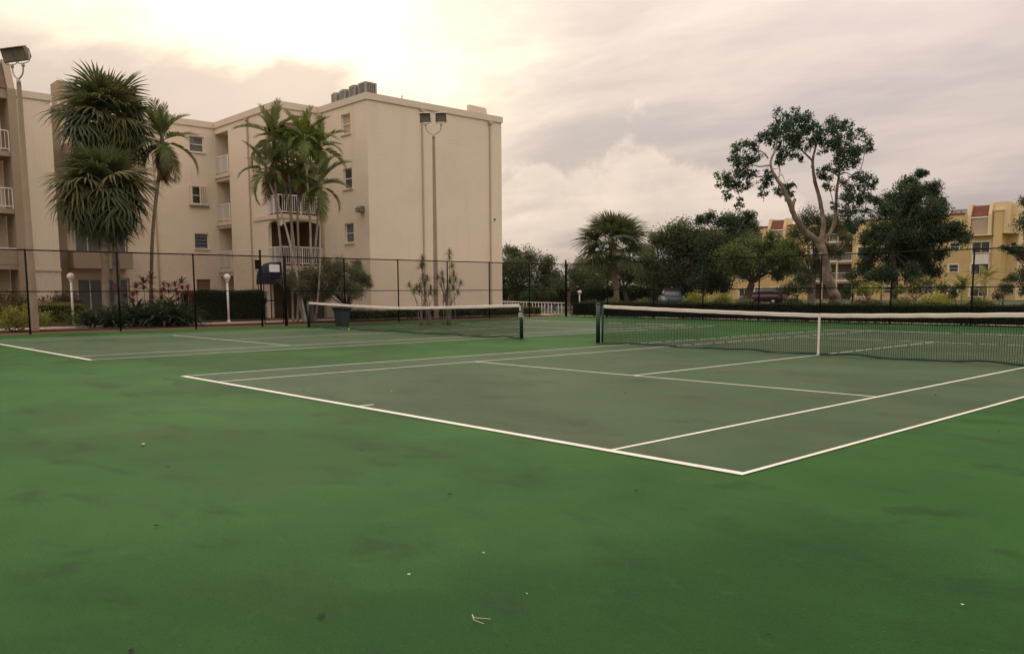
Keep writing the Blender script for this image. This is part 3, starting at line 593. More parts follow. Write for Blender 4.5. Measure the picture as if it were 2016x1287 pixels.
# ------------------------------------------------------------------ tennis nets
def tennis_net(label, xl, xr, Y, double_left, wave):
    t = thing('tennis_net', label, 'net', ((xl+xr)/2, Y, 0)); xc = (xl+xr)/2; L = xr-xl
    top = lambda x: 0.90+0.145*(abs(x-xc)/(L/2))**1.3
    def off(x, z): return wave*(math.sin(x*1.9)*0.05+math.sin(x*4.3+1)*0.02)*(1-z/1.0)
    bot = lambda x: 0.03+0.018*math.sin(x*2.3)+0.012*math.sin(x*5.1)
    for x, sgn in ((xl, -1), (xr, 1)):
        s = MB(); s.tube([(x, Y, 0), (x, Y, 1.065)], 0.058, 14); s.lathe((x, Y, 1.065), [(0.062, 0), (0.062, 0.02), (0.03, 0.04)], 14); s.lathe((x, Y, 0), [(0.11, 0.001), (0.11, 0.012), (0.06, 0.02)], 14)
        pst = s.build('net_post', 'post_green', t)
        if sgn == 1:
            c = MB(); c.box((x-0.03, Y-0.10, 0.66), (x+0.10, Y-0.055, 0.80)); c.tube([(x+0.10, Y-0.08, 0.72), (x+0.16, Y-0.08, 0.72), (x+0.16, Y-0.08, 0.60)], 0.012, 6); c.build('winch', 'galvanised', pst)
            c = MB(); c.box((x-0.02, Y-0.063, 0.86), (x+0.03, Y-0.058, 1.0)); c.build('sticker', 'sign_white', pst)
    if double_left:
        s = MB(); s.tube([(xl+0.16, Y, 0), (xl+0.16, Y, 1.04)], 0.030, 10); s.lathe((xl+0.16, Y, 0), [(0.08, 0.001), (0.08, 0.01), (0.03, 0.02)], 10); s.build('inner_post', 'net_green', t)
    x0, x1 = xl+(0.20 if double_left else 0.07), xr-0.07
    V, F = [], []
    r = 0.0044
    def wire(pts):
        b = len(V)
        for (x, y, z), (tx, tz) in pts:
            V.append((x-tz*r, y, z+tx*r)); V.append((x+tz*r*0.5, y+r*0.87, z-tx*r*0.5)); V.append((x+tz*r*0.5, y-r*0.87, z-tx*r*0.5))
        for i in range(len(pts)-1):
            for k in range(3): F.append((b+3*i+k, b+3*i+(k+1) % 3, b+3*i+3+(k+1) % 3, b+3*i+3+k))
    n = int((x1-x0)/0.045)
    for i in range(n+1):
        x = x0+(x1-x0)*i/n; zb, zt = bot(x), top(x)
        wire([((x, Y+off(x, z), z), (0, 1)) for z in np.linspace(zb, zt, 5)])
    for j in range(1, 22):
        wire([((x, Y+off(x, bot(x)+(top(x)-bot(x))*j/22), bot(x)+(top(x)-bot(x))*j/22), (1, 0)) for x in np.linspace(x0, x1, 50)])
    V = np.array(V)-ORG[t.name]; me = raw_mesh('netting', V, F4=F); me.materials.append(M['net_black']); place('netting', me, t)
    def strip(name, mt, zf, hh, dy, nseg=60, rr=None):
        s = MB(); vs = []; fs = []
        for i in range(nseg+1):
            x = x0+(x1-x0)*i/nseg; zc = zf(x); y = Y+off(x, zc)
            for (a, b) in ((-dy, -hh), (dy, -hh), (dy*1.2, hh*0.6), (0, hh), (-dy*1.2, hh*0.6)): vs.append((x, y+a, zc+b))
        for i in range(nseg):
            for k in range(5): fs.append((i*5+k, i*5+(k+1) % 5, i*5+5+(k+1) % 5, i*5+5+k))
        fs += [(4, 3, 2, 1, 0), tuple(nseg*5+k for k in range(5))]
        s.add(vs, fs, False); return s.build(name, mt, t)
    strip('head_band', 'band_white', lambda x: top(x)-0.030+0.003*math.sin(x*9), 0.043, 0.009)
    strip('bottom_band', 'net_green', lambda x: bot(x), 0.020, 0.006)
    if not double_left: return t
    s = MB(); s.box((xc-0.026, Y-0.016, 0.012), (xc+0.026, Y-0.010, top(xc)-0.05)); s.box((xc-0.028, Y-0.018, top(xc)-0.07), (xc+0.028, Y+0.018, top(xc)+0.014)); s.build('centre_strap', 'band_white', t)
    s = MB(); s.box((xc-0.03, Y-0.03, 0.008), (xc+0.03, Y+0.03, 0.030)); s.build('strap_anchor', 'galvanised', t)
    return t
tennis_net('near tennis net with white centre strap, running out of the right edge', -11.90, 0.92, 11.885, True, 1.0)
tennis_net('farther tennis net in front of the cream building and grey bin', C2R-10.97-0.75, C2R+0.98, 11.885, False, 0.5)

# ------------------------------------------------------------------ light poles, lamps, bin, ball
def floodlight(label, x, y, ztop, yaw, tilt, spread=0.42, hs=1.0):
    t = thing('floodlight_pole', label, 'light pole', (x, y, 0), 'court floodlight poles')
    s = MB(); n = 4; w0, w1 = 0.118, 0.062; c, q = math.cos(yaw), math.sin(yaw); zt = ztop-1.05
    vs = []
    for (ww, zz) in ((w0, -0.1), (w1, zt)):
        for (a, b) in ((-1, -.8), (-.8, -1), (.8, -1), (1, -.8), (1, .8), (.8, 1), (-.8, 1), (-1, .8)): vs.append((x+(a*c-b*q)*ww, y+(a*q+b*c)*ww, zz))
    s.add(vs, [(k, (k+1) % 8, 8+(k+1) % 8, 8+k) for k in range(8)]+[tuple(range(8, 16))]); s.build('pole', 'concrete_pole', t)
    S = P3((c, q, 0)); Fw = P3((q, -c, 0)); Z = P3((0, 0, 1)); b0 = P3((x, y, zt))
    s = MB(); s.lathe(b0, [(0.075, -0.02), (0.075, 0.12), (0.05, 0.20)], 10)
    s.tube(smooth_path([b0+Z*0.62-S*spread, b0+Z*0.38-S*spread*0.85, b0+Z*0.24-S*spread*0.4, b0+Z*0.20, b0+Z*0.24+S*spread*0.4, b0+Z*0.38+S*spread*0.85, b0+Z*0.62+S*spread], 4), 0.030, 8); s.build('yoke', 'galvanised', t)
    for sg in (-1, 1):
        o = b0+Z*0.66+S*spread*sg*1.0
        fw = Fw*math.cos(tilt)-Z*math.sin(tilt); up = Z*math.cos(tilt)+Fw*math.sin(tilt); hc = o+Z*(0.06+0.36*hs)
        s = MB(); vs = []
        for (d_, sx_, sz_) in ((-0.20*hs, 0.20*hs, 0.15*hs), (0.02*hs, 0.30*hs, 0.25*hs), (0.16*hs, 0.31*hs, 0.26*hs)):
            for (a, b) in ((-1, -1), (1, -1), (1, 1), (-1, 1)): vs.append(hc+fw*d_+S*a*sx_+up*b*sz_)
        s.add(vs, [(0, 1, 2, 3)]+[(i*4+k, i*4+4+k, i*4+4+(k+1) % 4, i*4+(k+1) % 4) for i in range(2) for k in range(4)])
        hd = s.build('lamp_head', 'lamp_housing', t)
        s = MB(); s.obox(hc+fw*0.158*hs, (S, up, fw), (0.275*hs, 0.225*hs, 0.012)); s.build('lens', 'lamp_lens', hd)
        s = MB(); s.obox(hc+(fw*0.165+up*0.27)*hs, (S, up, fw), (0.33*hs, 0.014, 0.17*hs)); s.build('visor', 'galvanised', hd)
        s = MB(); s.tube([hc+(S*0.335+up*0.02)*hs, hc+(S*0.335-Z*0.30)*hs, hc+(S*0.16-Z*0.36)*hs, hc-(S*0.16+Z*0.36)*hs, hc-(S*0.335+Z*0.30)*hs, hc-(S*0.335-up*0.02)*hs], 0.016, 6); s.lathe(o, [(0.05, -0.06), (0.06, -0.02), (0.06, 0.05), (0.03, 0.07)], 10); s.build('bracket', 'galvanised', hd)
floodlight('tan concrete floodlight pole with twin lamps before the blank end wall', -31.3, 21.32, 10.24, math.radians(44), math.radians(14), 0.40, 0.84)
floodlight('tan concrete floodlight pole with twin lamps at the left edge', -32.6, 2.98, 10.22, math.radians(28), math.radians(20), 0.27, 0.95)
def globe_lamp(label, p, h, r=0.17):
    t = thing('globe_lamp', label, 'lamp post', p, 'white globe lamps'); p = P3(p)
    s = MB(); s.tube([p, p+P3((0, 0, h-2*r+0.03))], 0.052, 10); s.lathe(p, [(0.10, 0), (0.10, 0.04), (0.055, 0.08)], 10); s.build('pole', 'white_paint', t)
    s = MB(); s.ball(p+P3((0, 0, h-r)), r, 18, 12); s.build('globe', 'globe', t)
    s = MB(); s.lathe(p+P3((0, 0, h-2*r)), [(0.08, -0.06), (0.09, 0.0), (0.07, 0.03)], 12); s.build('collar', 'white_paint', t)
globe_lamp('white globe lamp post left of the big fan palms', gp(145, 638.5), 2.42)
globe_lamp('white globe lamp post in front of the dark clipped hedge', (-37.5, 12.92, 0), 2.40)
pl = at(1141, 575, 72); globe_lamp('tiny white globe lamp far off right of the fence corner post', (pl[0], pl[1], 0), pl[2]+0.18, 0.18)

b0 = gp(674, 642.5)
bn_ = thing('litter_bin', 'dark grey plastic litter bin with black liner beside the farther net', 'bin', b0)
def rrect(hx, hy, r, n=4):
    pts = []
    for (cx_, cy_, a0) in ((hx-r, hy-r, 0), (-hx+r, hy-r, 90), (-hx+r, -hy+r, 180), (hx-r, -hy+r, 270)):
        for i in range(n+1): q = math.radians(a0+90*i/n); pts.append((cx_+r*math.cos(q), cy_+r*math.sin(q)))
    return pts
s = MB(); rings = [(0.22, 0.0), (0.225, 0.02), (0.285, 0.76), (0.305, 0.765), (0.305, 0.80), (0.275, 0.80), (0.265, 0.60)]; vs = []
for hw, z in rings: vs += [(b0[0]+a, b0[1]+b, z+0.003) for a, b in rrect(hw, hw*0.92, 0.05)]
n = 20; s.add(vs, [tuple(range(n-1, -1, -1))]+[(i*n+k, i*n+(k+1) % n, (i+1)*n+(k+1) % n, (i+1)*n+k) for i in range(len(rings)-1) for k in range(n)]); s.build('body', 'bin_plastic', bn_)
random.seed(7); s = MB(); vs = []; q = rrect(0.315, 0.295, 0.05)
for z, e in ((0.70, 0.018), (0.76, 0.012), (0.825, 0.004), (0.83, -0.03), (0.74, -0.06)):
    vs += [(b0[0]+a*(1+e)+random.uniform(-.008, .008), b0[1]+b*(1+e)+random.uniform(-.008, .008), z+random.uniform(-.025, .012)) for a, b in q]
s.add(vs, [(i*n+k, i*n+(k+1) % n, (i+1)*n+(k+1) % n, (i+1)*n+k) for i in range(4) for k in range(n)], True); s.build('bin_liner', 'bin_bag', bn_)
pb = gp(687, 650); s = MB(); s.ball((pb[0], pb[1], 0.034), 0.034, 12, 8); tag(s.build('tennis_ball', 'ball_yellow', org=(pb[0], pb[1], 0)), 'yellow tennis ball lying under the farther net by the bin', 'ball')
# ------------------------------------------------------------------ foliage helpers
RNG = np.random.default_rng(11)
def unit(n):
    v = RNG.normal(size=(n, 3)); return v/np.linalg.norm(v, axis=1, keepdims=True)
def leaf_mesh(name, pos, nrm, size, mt, aspect=0.5, fold=0.12, org=(0, 0, 0)):
    """pos (n,3), nrm (n,3) leaf facing; every leaf a folded rhombus of two triangles"""
    n = len(pos); t = unit(n); nrm = nrm/(np.linalg.norm(nrm, axis=1, keepdims=True)+1e-9)
    a = t-nrm*np.sum(t*nrm, axis=1, keepdims=True); a /= np.linalg.norm(a, axis=1, keepdims=True)+1e-9; b = np.cross(nrm, a)
    L = (np.broadcast_to(size, (n,))*RNG.uniform(0.6, 1.25, n))[:, None]
    V = np.stack((pos-a*L*0.5, pos+b*L*aspect*0.5+nrm*L*fold, pos+a*L*0.5-nrm*L*0.10, pos-b*L*aspect*0.5+nrm*L*fold), axis=1)-P3(org)
    idx = np.arange(n*4).reshape(n, 4); me = raw_mesh(name, V.reshape(-1, 3), F4=idx); me.materials.append(M[mt]); return me
def clump_points(clumps, dens, flat=0.85, shell=0.35):
    ps, ns = [], []
    for (x, y, z, r) in clumps:
        n = max(6, int(dens*r*r)); d = unit(n); rad = r*RNG.uniform(shell, 1.0, n)**0.6*(1+0.18*RNG.normal(size=n).clip(-1, 1.6))
        rad = r*1.12*RNG.uniform(0.02, 1.0, n)**0.5*(1+0.22*RNG.normal(size=n).clip(-1, 1.8)); p = d*rad[:, None]*np.array((1, 1, flat))+np.array((x, y, z)); ps.append(p); ns.append(d*0.7+unit(n)*0.9+np.array((0, 0, 0.35)))
    return np.concatenate(ps), np.concatenate(ns)
def subclumps(big, m=7, f=0.42, spread=0.78):
    out = []
    for (x, y, z, r) in big:
        d = unit(m)
        for k in range(m):
            q = RNG.uniform(0.45, 1.0)*spread*r; out.append((x+d[k, 0]*q, y+d[k, 1]*q, z+d[k, 2]*q*0.9, r*f*RNG.uniform(0.6, 1.25)))
    return out
def px_clumps(lst, depth, thick=1.0):
    out = []
    for (x, y, r) in lst:
        p = at(x, y, depth+RNG.uniform(-1, 1)*thick); out.append((p[0], p[1], p[2], r*depth/FPX*1.22))
    return out
def limbs_to(mb, fork, clumps, r0, nmax=14, bend=0.25):
    idx = RNG.permutation(len(clumps))[:nmax]
    for i in idx:
        c = P3(clumps[i][:3]); f = P3(fork); L = np.linalg.norm(c-f)
        mid = (f+c)/2+P3(RNG.normal(size=3))*L*0.07+P3((0, 0, L*bend*0.4))
        pts = smooth_path([f, mid, c], 4); mb.tube(pts, [r0*(1-0.85*k/(len(pts)-1)) for k in range(len(pts))], 6, cap=False)
def tree(name, label, cat, basepx, depth, big, bark, leafm, leaf=0.2, dens=26, m=9, f=0.60, thick=2.0, tr=0.22, forkpx=None, group=None, nl=14, shell=0.35, aspect=0.5):
    b = at(basepx[0], basepx[1], depth); b = P3((b[0], b[1], 0)); t = thing(name, label, cat, b, group)
    C = px_clumps(big, depth, thick); S = subclumps(C, m, f)
    cen = np.mean([c[:3] for c in C], axis=0)
    fk = at(*forkpx, depth) if forkpx else b+(P3((cen[0], cen[1], cen[2]))-b)*0.5
    s = MB(); pts = smooth_path([b-P3((0, 0, .1)), b*0.5+fk*0.5+P3((RNG.uniform(-.2, .2), RNG.uniform(-.2, .2), 0)), fk], 5)
    s.tube(pts, lerp_list([tr*1.25, tr, tr*0.85], 5), 10); s.build('trunk', bark, t)
    s = MB(); limbs_to(s, fk, C, tr*0.36, nl); limbs_to(s, fk, S, tr*0.16, nl); s.build('limbs', bark, t)
    p, nn = clump_points(S, dens/(leaf*leaf)*0.62, shell=shell); me = leaf_mesh('crown', p, nn, leaf, leafm, aspect, org=b); place('crown', me, t)
    return t
def shrub(name, label, cat, c, rad, mt, leaf=0.12, dens=10, group=None, lumps=9, stems=True, aspect=0.5):
    """c base centre, rad=(rx,ry,h)"""
    c = P3(c); t = thing(name, label, cat, c, group); rx, ry, h = rad; cl = []
    for k in range(lumps):
        a = RNG.uniform(0, 6.283); q = math.sqrt(RNG.uniform(0, 1))*0.7; z = RNG.uniform(0.3, 0.78)*h*(1-0.35*q)
        cl.append((c[0]+math.cos(a)*q*rx, c[1]+math.sin(a)*q*ry, c[2]+z, RNG.uniform(0.24, 0.36)*min(h, (rx+ry))*1.0))
    cl.append((c[0], c[1], c[2]+0.45*h, 0.45*min(h, rx+ry)))
    p, n = clump_points(cl, dens/(leaf*leaf)*1.3, 0.9, 0.4); p[:, 2] = np.maximum(p[:, 2], c[2]+0.02)
    place('foliage', leaf_mesh('foliage', p, n, leaf, mt, aspect, org=c), t)
    if stems:
        s = MB()
        for k in range(5):
            q = cl[k]; s.tube([c+P3((RNG.uniform(-.1, .1), RNG.uniform(-.1, .1), -0.02)), P3(q[:3])], [0.02, 0.01], 5, cap=False)
        s.build('stems', 'bark_dark', t)
    return t
def hedge(label, p0, p1, width, h, mt, leaf=0.07, dens=420, group=None, rough=0.05, name='hedge', z0=0.04, cat='hedge', gappy=False):
    p0, p1 = P3((*p0[:2], 0)), P3((*p1[:2], 0)); L = np.linalg.norm(p1-p0); U = (p1-p0)/L; N = np.cross(U, (0, 0, 1)); t = thing(name, label, cat, (p0+p1)/2); o = ORG[t.name]
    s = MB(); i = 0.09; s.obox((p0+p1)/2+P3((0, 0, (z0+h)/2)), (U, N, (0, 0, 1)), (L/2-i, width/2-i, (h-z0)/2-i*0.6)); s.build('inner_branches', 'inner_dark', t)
    ps, ns = [], []
    for (A, B, da, db, nrm, off) in ((U, P3((0, 0, 1)), L, h-z0, N, width/2), (U, P3((0, 0, 1)), L, h-z0, -N, width/2), (U, N, L, width, P3((0, 0, 1)), None), (N, P3((0, 0, 1)), width, h-z0, U, L/2), (N, P3((0, 0, 1)), width, h-z0, -U, L/2)):
        n = int(da*db*dens); u = RNG.uniform(-.5, .5, n); v = RNG.uniform(-.5, .5, n)
        ctr = (p0+p1)/2+P3((0, 0, (z0+h)/2))+nrm*(off if off is not None else (h-z0)/2)
        p = ctr+A*(u*da)[:, None]+B*(v*db)[:, None]
        lump = rough*(np.sin(p[:, 0]*3.1+p[:, 2]*4)+np.sin(p[:, 1]*2.7+p[:, 2]*3.3+1)+RNG.normal(size=n)*0.9)
        p = p+nrm*(lump-rough*0.7)[:, None]; ps.append(p); ns.append(nrm*1.0+unit(n)*0.9)
    p = np.concatenate(ps); n = np.concatenate(ns); p[:, 2] = np.maximum(p[:, 2], 0.02)
    place('foliage', leaf_mesh('foliage', p, n, leaf, mt, 0.55, org=o), t); return t

# ------------------------------------------------------------------ palm fronds
def fan_frond(mt, pet=1.2, R=1.0, n=24, droop=0.35, span=125, seed=0, split=0.5):
    rg = random.Random(seed); s = MB()
    s.tube([(0, 0, 0), (pet*0.5, 0, 0.04), (pet, 0, 0.0)], [0.022, 0.014, 0.012], 5, cap=False)
    for k in range(n):
        a = math.radians(-span+2*span*(k+0.5)/n); da = math.radians(span/n)*0.95
        rr = R*(0.86+0.14*math.cos(a*0.7))*rg.uniform(0.92, 1.06); tw = rg.uniform(-.10, .10); dr = droop*rg.uniform(0.7, 1.35)
        pts = []
        for q, wd in ((0.06, 1.0), (split, 1.0), (0.78, 0.52), (1.0, 0.06)):
            r = rr*q; z = -dr*rr*q**2.6+0.10*rr*q*math.cos(a)-0.16*rr*abs(math.sin(a))*q; x = pet+r*math.cos(a+tw*q*q); y = r*math.sin(a+tw*q*q)
            wv = r*math.sin(da)*wd if q <= split else rr*split*math.sin(da)*wd
            px_, py_ = -math.sin(a), math.cos(a); pts.append(((x-px_*wv, y-py_*wv, z-0.25*wv), (x, y, z+0.35*wv), (x+px_*wv, y+py_*wv, z-0.25*wv)))
        vs = [p for tr_ in pts for p in tr_]; fs = []
        for i in range(3):
            for j in range(2): fs.append((i*3+j, i*3+j+1, i*3+4+j, i*3+3+j))
        s.add(vs, fs)
    return shared('frond', s, mt)
def feather_frond(mt, L=1.8, bend=1.2, nl=26, ll=0.5, seed=0, vee=0.5, hang=0.5):
    rg = random.Random(seed); s = MB(); P = [P3((0, 0, 0))]; T = []; a = 0.0; m = 14
    for i in range(m):
        a = -bend*(i/m)**1.4; d = P3((math.cos(a), 0, math.sin(a))); T.append(d); P.append(P[-1]+d*L/m)
    T.append(T[-1]); s.tube(P, [0.020*(1-0.85*i/m) for i in range(m+1)], 4, cap=False)
    for side in (-1, 1):
        for k in range(nl):
            t = 0.14+0.86*(k+0.5)/nl; fi = t*m; i = min(int(fi), m-1); c = P[i]+(P[i+1]-P[i])*(fi-i); d = T[i]; up = P3((-d[2], 0, d[0]))
            l = ll*(0.45+0.75*math.sin(math.pi*min(1, 0.15+t*0.85))**0.8)*rg.uniform(0.88, 1.1); sp = math.radians(62-30*t+rg.uniform(-6, 6))
            v = d*math.cos(sp)+P3((0, side, 0))*math.sin(sp)*math.cos(vee*rg.uniform(.5, 1.4))+up*math.sin(sp)*math.sin(vee*0.8); v = v/np.linalg.norm(v)
            wd = 0.042*l/0.5; wv = d*wd; e1 = c+v*l*0.5-P3((0, 0, hang*l*0.12)); e2 = c+v*l*0.95-P3((0, 0, hang*l*0.55))
            s.add([c-wv*0.5, c+wv*0.5, e1+wv, e2, e1-wv], [(0, 1, 2, 4), (4, 2, 3)])
    return shared('frond', s, mt)
def crown_fronds(t, top, meshes, n, e_hi, e_lo, r0=0.08, scale=(0.85, 1.1), power=1.0, seed=0, az0=0.0, azs=None):
    rg = random.Random(seed); o = ORG[t.name]; top = P3(top)
    for k in range(n):
        f = (k+0.5)/n; el_ = math.radians(e_hi+(e_lo-e_hi)*f**power+rg.uniform(-8, 8)); az_ = az0+k*2.39996+rg.uniform(-.25, .25)
        if azs: az_ = azs[k % len(azs)]+rg.uniform(-.15, .15)
        me = meshes[max(0, min(len(meshes)-1, int(f*len(meshes)+rg.uniform(-1.2, 1.2))))]
        sc = rg.uniform(*scale)*(0.8+0.2*min(1, f*3))
        mx = Matrix.Translation(Vector(tuple(top-o+P3((0, 0, -0.25*f))))) @ Matrix.Rotation(az_, 4, 'Z') @ Matrix.Rotation(-el_, 4, 'Y') @ Matrix.Rotation(rg.uniform(-.3, .3), 4, 'X') @ Matrix.Scale(sc, 4)
        place('frond', me, t, matrix=mx)
FAN = [fan_frond('frond_green', 0.70, 1.10, 22, 0.18, 125, 1, 0.55), fan_frond('frond_green', 1.05, 1.10, 22, 0.28, 125, 7, 0.55), fan_frond('frond_dry', 0.95, 1.05, 20, 0.55, 118, 8, 0.48), fan_frond('frond_green', 0.75, 1.10, 22, 0.42, 125, 10, 0.5),
       fan_frond('frond_green', 1.10, 1.10, 22, 0.55, 120, 2, 0.5), fan_frond('frond_dry', 0.80, 1.0, 20, 0.9, 110, 11, 0.42), fan_frond('frond_green', 0.95, 1.10, 22, 0.80, 115, 3, 0.45)]
DEAD = fan_frond('thatch', 0.9, 0.95, 18, 1.1, 70, 9, 0.3)
def fan_palm(label, base, top, nf, tr, seed, meshes=None, sc=1.0, dead=10, lo=-62, power=0.9, trunkm='palm_trunk', group='fan palms'):
    base, top = P3(base), P3(top); t = thing('fan_palm', label, 'palm tree', base, group); rg = random.Random(seed)
    s = MB(); pts = smooth_path([base-P3((0, 0, .1)), base*0.66+top*0.34+P3((rg.uniform(-.06, .06), rg.uniform(-.06, .06), 0)), base*0.33+top*0.67, top], 8)
    rad = [tr*(1.25-0.25*min(1, i/3))*(1+0.05*((i % 2)*2-1)) for i in range(len(pts))]; s.tube(pts, rad, 12); s.build('trunk', trunkm, t)
    s = MB(); s.lathe(top-P3((0, 0, 0.9)), [(tr*1.05, -0.3), (tr*1.4, 0.1), (tr*1.5, 0.6), (tr*1.0, 0.9), (0.03, 1.2)], 10); s.build('leaf_bases', 'thatch', t)
    crown_fronds(t, top, meshes or FAN, nf, 82, lo, scale=(0.85*sc, 1.08*sc), power=power, seed=seed)
    if dead: crown_fronds(t, top-P3((0, 0, 0.35)), [DEAD], dead, -62, -82, scale=(0.75*sc, 1.0*sc), seed=seed+50)
    return t
pbk = at(228, 215, 41.5); pfk = at(203, 392, 38.6); pbase = gp(208, 641.5); pb2 = gp(236, 635.5)
tp = at(208, 222, 41.0); fan_palm('tallest fan palm of the pair, its crown rising above the roofline', (pb2[0], pb2[1], 0), tp, 84, 0.17, 3, sc=1.30, dead=0, lo=-72); crown_fronds(bpy.data.objects['fan_palm'], tp-P3((0, 0, 0.8)), FAN[4:], 26, -50, -80, scale=(1.15, 1.5), seed=77)
tp = at(203, 364, 38.3); fan_palm('lower fan palm whose drooping crown hangs before the taller one', (pbase[0], pbase[1], 0), tp, 86, 0.16, 5, sc=1.26, dead=6, lo=-72)
# Livistona far off, between the court and the parking lot
FARF = [fan_frond('frond_green', 1.2, 1.35, 24, 0.22, 115, 21), fan_frond('frond_green', 1.3, 1.4, 24, 0.4, 115, 22)]
fb = at(1216, 590, 60); ft = at(1206, 478, 60)
fan_palm('lone fan palm with round crown standing beyond the far fence', (fb[0], fb[1], 0), ft, 50, 0.20, 8, FARF, sc=1.16, dead=5, lo=-30, power=1.0)

# feather palms
FE = [feather_frond('frond_feather', 1.9, 0.5, 30, 0.46, 1, 0.7, 0.35), feather_frond('frond_feather', 1.9, 1.05, 30, 0.46, 2, 0.7, 0.45), feather_frond('frond_feather', 1.8, 1.5, 30, 0.46, 3, 0.6, 0.6)]
FB = [feather_frond('frond_bright', 1.6, 0.5, 28, 0.42, 4, 0.7, 0.35), feather_frond('frond_bright', 1.6, 1.05, 28, 0.42, 5, 0.7, 0.45), feather_frond('frond_bright', 1.5, 1.5, 28, 0.42, 6, 0.6, 0.6)]
FD = [feather_frond('thatch', 1.6, 1.5, 22, 0.45, 7, 0.9, 1.2)]
def feather_palm(label, base, pts_px, depth, nf, tr, seed, meshes, sc=1.0, dead=0, hi=75, lo=-38, trunkm='palm_trunk_pale', shaft=True, group='feather palms', dd=0.0):
    base = P3(base); P = [base]+[at(x, y, depth+dd*(i+1)) for i, (x, y) in enumerate(pts_px)]
    t = thing('feather_palm', label, 'palm tree', base, group); s = MB(); path = smooth_path([P[0]-P3((0, 0, .1))]+P[1:], 8); n = len(path)
    s.tube(path, [tr*(1.5-0.5*min(1, i/4)) for i in range(n)], 9); s.build('trunk', trunkm, t); top = P[-1]
    if shaft:
        s = MB(); s.lathe(top, [(tr*1.0, -0.15), (tr*1.55, 0.05), (tr*1.1, 0.45), (tr*0.5, 0.7)], 9); s.build('crownshaft', 'crownshaft', t)
    crown_fronds(t, top+P3((0, 0, 0.45)), meshes, nf, hi, lo, scale=(0.85*sc, 1.1*sc), seed=seed)
    if dead: crown_fronds(t, top+P3((0, 0, 0.2)), FD, dead, -55, -80, scale=(0.8*sc, 1.0*sc), seed=seed+9)
    return t
b = gp(297, 633); feather_palm('single slim palm leaning right of the big fan palm crowns', b, [(300, 470), (313, 345), (320, 290)], 42.3, 16, 0.085, 12, FE, 1.25, 16, 80, -40, 'palm_trunk')
cl = [  # base px, path, depth, fronds, meshes, seed, label
 ((603, 633.5), [(580, 520), (556, 426), (524, 347)], 41.5, 13, FE, 31, 'slender cluster palm leaning hardest left, low crown over the plain wall', 0.98),
 ((566, 632), [(556, 520), (545, 406), (538, 280)], 42.5, 16, FE, 32, 'slender cluster palm with the highest crown, near the roof corner', 1.08),
 ((577, 632), [(575, 520), (573, 406), (566, 312)], 43.0, 9, FB, 33, 'slender cluster palm third from the left, crown hidden among its neighbours', 0.95),
 ((586, 632), [(588, 520), (586, 426), (588, 364)], 43.2, 8, FE, 34, 'short slender cluster palm before the second balcony', 0.85),
 ((613, 631), [(612, 520), (610, 426), (600, 287)], 42.0, 17, FB, 35, 'slender cluster palm with bright green crown at balcony top', 1.10),
 ((620, 633), [(629, 552), (631, 436), (631, 377)], 41.5, 14, FE, 36, 'slender cluster palm furthest right, its low fronds brushing the window', 1.02),
 ((616, 632), [(616, 540), (625, 436), (630, 302)], 42.6, 15, FB, 37, 'slender cluster palm with upper crown beside the end block', 1.02),
 ((598, 632), [(584, 560), (576, 456), (556, 337)], 43.0, 7, FE, 38, 'thin cluster palm crossing behind the leaning one', 0.8)]
for (bp, path, dp, nf, ms, sd, lab, sc_) in cl: feather_palm(lab, gp(*bp), path, dp, nf, 0.055, sd, ms, sc_*0.98, 2 if ms is FE else 0, 78, -42, group='slender palms clustered by the balconies')
FY_ = [feather_frond('frond_yellow', 1.7, 1.0, 20, 0.45, 14), feather_frond('frond_yellow', 1.7, 1.5, 20, 0.45, 15)]
for k, (px, py, dp, tp_, lab) in enumerate(((1893, 592, 78, 572, 'low yellow green palm at the foot of the yellow wall, left of two'), (1938, 592, 80, 556, 'taller yellow green palm by the yellow corner, arching fronds'), (1735, 590, 70, 566, 'small yellow green palm left of the big dark tree trunk'))):
    b = at(px, py, dp); feather_palm(lab, (b[0], b[1], 0), [(px, (py+tp_)/2), (px+1, tp_)], dp, 11, 0.07, 60+k, FY_, 1.15, 0, 80, -10, 'palm_trunk', False, 'yellow green palms')

# ------------------------------------------------------------------ gumbo-limbo with bare limbs
DG = 44.0
gb = at(1634, 600, DG); gbase = P3((gb[0], gb[1], 0)); gum = thing('gumbo_limbo_tree', 'tall spreading tree with pale bare limbs and open crown', 'tree', gbase)
pxr = DG/FPX
def gpath(lst, dz=0.0):
    P = [at(x, y, DG+d) for (x, y, r, d) in lst]; rr_ = lerp_list([r*pxr*0.60 for (_, _, r, _) in lst], 6); return [q+P3(RNG.normal(size=3))*w_*0.10 for q, w_ in zip(smooth_path(P, 6), rr_)], [w_*RNG.uniform(0.88, 1.14) for w_ in rr_]
s = MB(); P, R_ = gpath([(1646, 588, 17, 0), (1632, 552, 15, 0), (1626, 520, 14, 0), (1618, 490, 13, 0), (1612, 470, 13, 0)]); s.tube([gbase-P3((0, 0, .1)), gbase+P3((0, 0, .3))]+P, [14*pxr, 11.5*pxr]+R_, 14); s.build('trunk', 'bark_pale', gum)
